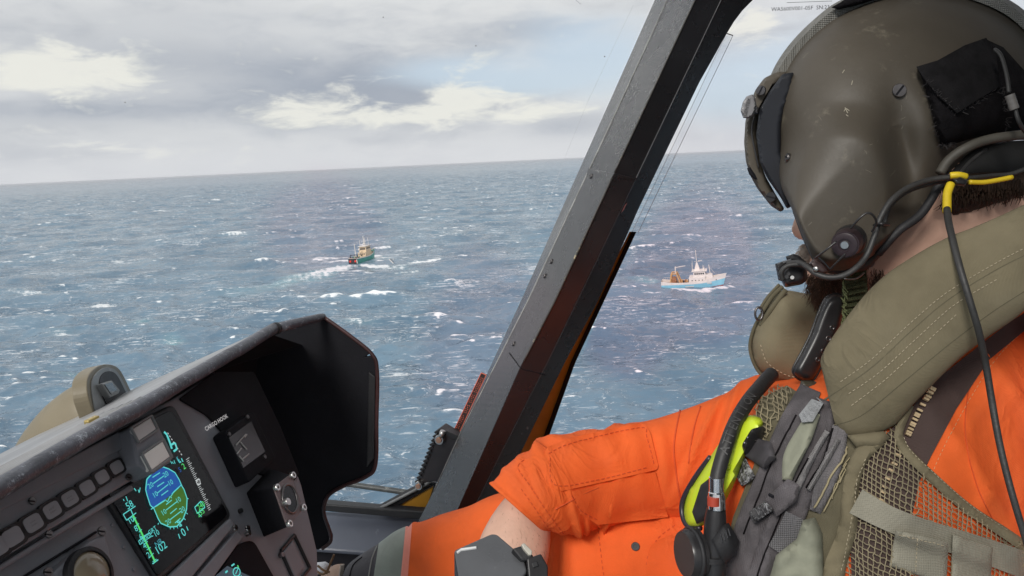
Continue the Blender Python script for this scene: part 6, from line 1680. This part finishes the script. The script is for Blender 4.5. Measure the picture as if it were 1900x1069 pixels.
mesh('fitting', *tube_data([P(1329, 886, .642), P(1329, 912, .642), P(1329, 914, .642), P(1329, 918, .642), P(1329.5, 920, .642), P(1330, 944, .642)], [.0062, .0062, .0068, .0068, .0072, .0074], 20), chrome, hs, smooth=True, auto=30)
mesh('red_band', *tube_data([P(1324, 922, .638), P(1324, 938, .638)], .0052, 14), mat('red_band', (.45, .06, .03), .5), hs, smooth=True, auto=40)
rg = thing('air_regulator', 'round black breathing regulator under the hose fitting at the bottom of the chest', 'regulator', P(1310, 1020, .64))
mesh('regulator_tube', *tube_data([P(1329, 942, .646), P(1327, 965, .646), P(1326, 1000, .646), P(1325, 1090, .646)], [.0078, .0092, .0095, .0098], 24), plastic, rg, smooth=True, auto=40)
mesh('regulator_collar', *tube_data([P(1322, 1030, .645), P(1322, 1040, .645)], .0112, 24), rubber, rg, smooth=True, auto=40)
rn = (-ray(1290, 1020).normalized() * .30 - RIGHT * 1.0 - UP * .1).normalized()
mesh('regulator_cap', *disc_data(P(1296, 1026, .655), rn, .0205, .014, 36), plastic, rg, smooth=True, auto=35)
mesh('regulator_rim', *tube_data([P(1296, 1026, .655) + rn * .006 + (rn.orthogonal().normalized() * math.cos(t) + rn.cross(rn.orthogonal().normalized()) * math.sin(t)) * .0206 for t in np.linspace(0, 6.2832, 40)], .0022, 8), rubber, rg, smooth=True)
mesh('mouthpiece', *sweep([((1318, 1000), (1345, 1048), .642, .8), ((1340, 975), (1362, 1030), .64, .8), ((1352, 970), (1372, 1005), .645, .8)], 4, 18, .8), rubber, rg, smooth=True)
mesh('mouthpiece_rib', *join(*[tube_px([(1336 + 5 * k, 990 - 3 * k, .628), (1340 + 5 * k, 1006 - 4 * k, .628)], 1.2, 2, 5) for k in range(4)]), darksteel, rg)

# ---- lever box in the foreground
bx_ = thing('control_box', 'glossy dark grey control box with scratched lid in front of the bare forearm', 'control box', P(925, 1040, .55))
lidp = Plane(P(915, 1030, .56), (UP * .72 - FWD * .60 - RIGHT * .12))
lid = [tuple(p) for p in round_poly([(842, 1021), (912, 990), (922, 991), (970, 1032), (978, 1060), (960, 1082), (855, 1100)], 6, 3)]
boxm = mat('box_grey', (.085, .088, .094), .28, var=.15, vscale=16, wear=(.2, .2, .2), wear_amt=.0, wscale=30, rvar=.06)
mesh('lid', *slab(lidp, lid, -.004, 0), boxm, bx_, bevel=.0012)
top_ = [lidp.at(x, y, -.0045) for x, y in lid]; dnv = (-UP * .9 + FWD * .1)
mesh('case', *prism_data(top_, [v + dnv * .12 for v in top_]), plastic, bx_, bevel=.001)
pt = [lidp.at(x, y, .0004) for x, y in ((848, 1026), (856, 1020), (884, 1016))]
mesh('lid_scratch', *tube_data(pt, .0011, 6), mat('bare_metal', (.62, .62, .62), .4), bx_)
kpl = Plane(P(985, 1030, .55), (-FWD * .8 + UP * .5 + RIGHT * .1))
mesh('rocker', *slab(kpl, [(950, 1018), (968, 1012), (990, 1030), (990, 1040), (968, 1040)], -.02, 0), rubber, bx_, bevel=.0015)
mesh('cream_tab', *slab(kpl, [(967, 1010), (973, 1007), (988, 1022), (987, 1030), (982, 1030), (972, 1019)], -.012, .004), mat('cream_plastic', (.5, .47, .40), .45), bx_, bevel=.0008)
mesh('connector_block', *slab(kpl, [(978, 1036), (1004, 1027), (1017, 1050), (1017, 1100), (984, 1100)], -.02, .002), plastic, bx_, bevel=.001)
mesh('connector_socket', *slab(kpl, [(986, 1044), (996, 1041), (1000, 1050), (989, 1054)], .0, .0035), rubber, bx_, bevel=.0006)

# ------------------------------------------------------------------ sea haze
hz_ = mesh('haze', *box_data(Vector((0, 15000, SEA_Z - 1 + 41)), Vector((70000, 0, 0)), Vector((0, 80000, 0)), Vector((0, 0, 41.0))), None, None)
hz_['kind'] = 'stuff'
hmz = bpy.data.materials.new('haze_air'); hmz.use_nodes = True; ht = hmz.node_tree; ht.nodes.clear()
pv = ht.nodes.new('ShaderNodeVolumePrincipled'); pv.inputs['Color'].default_value = (.93, .95, 1.0, 1); pv.inputs['Density'].default_value = 3.2e-5; pv.inputs['Anisotropy'].default_value = 0.0
ho = ht.nodes.new('ShaderNodeOutputMaterial'); ht.links.new(pv.outputs[0], ho.inputs['Volume'])
hz_.data.materials.append(hmz)
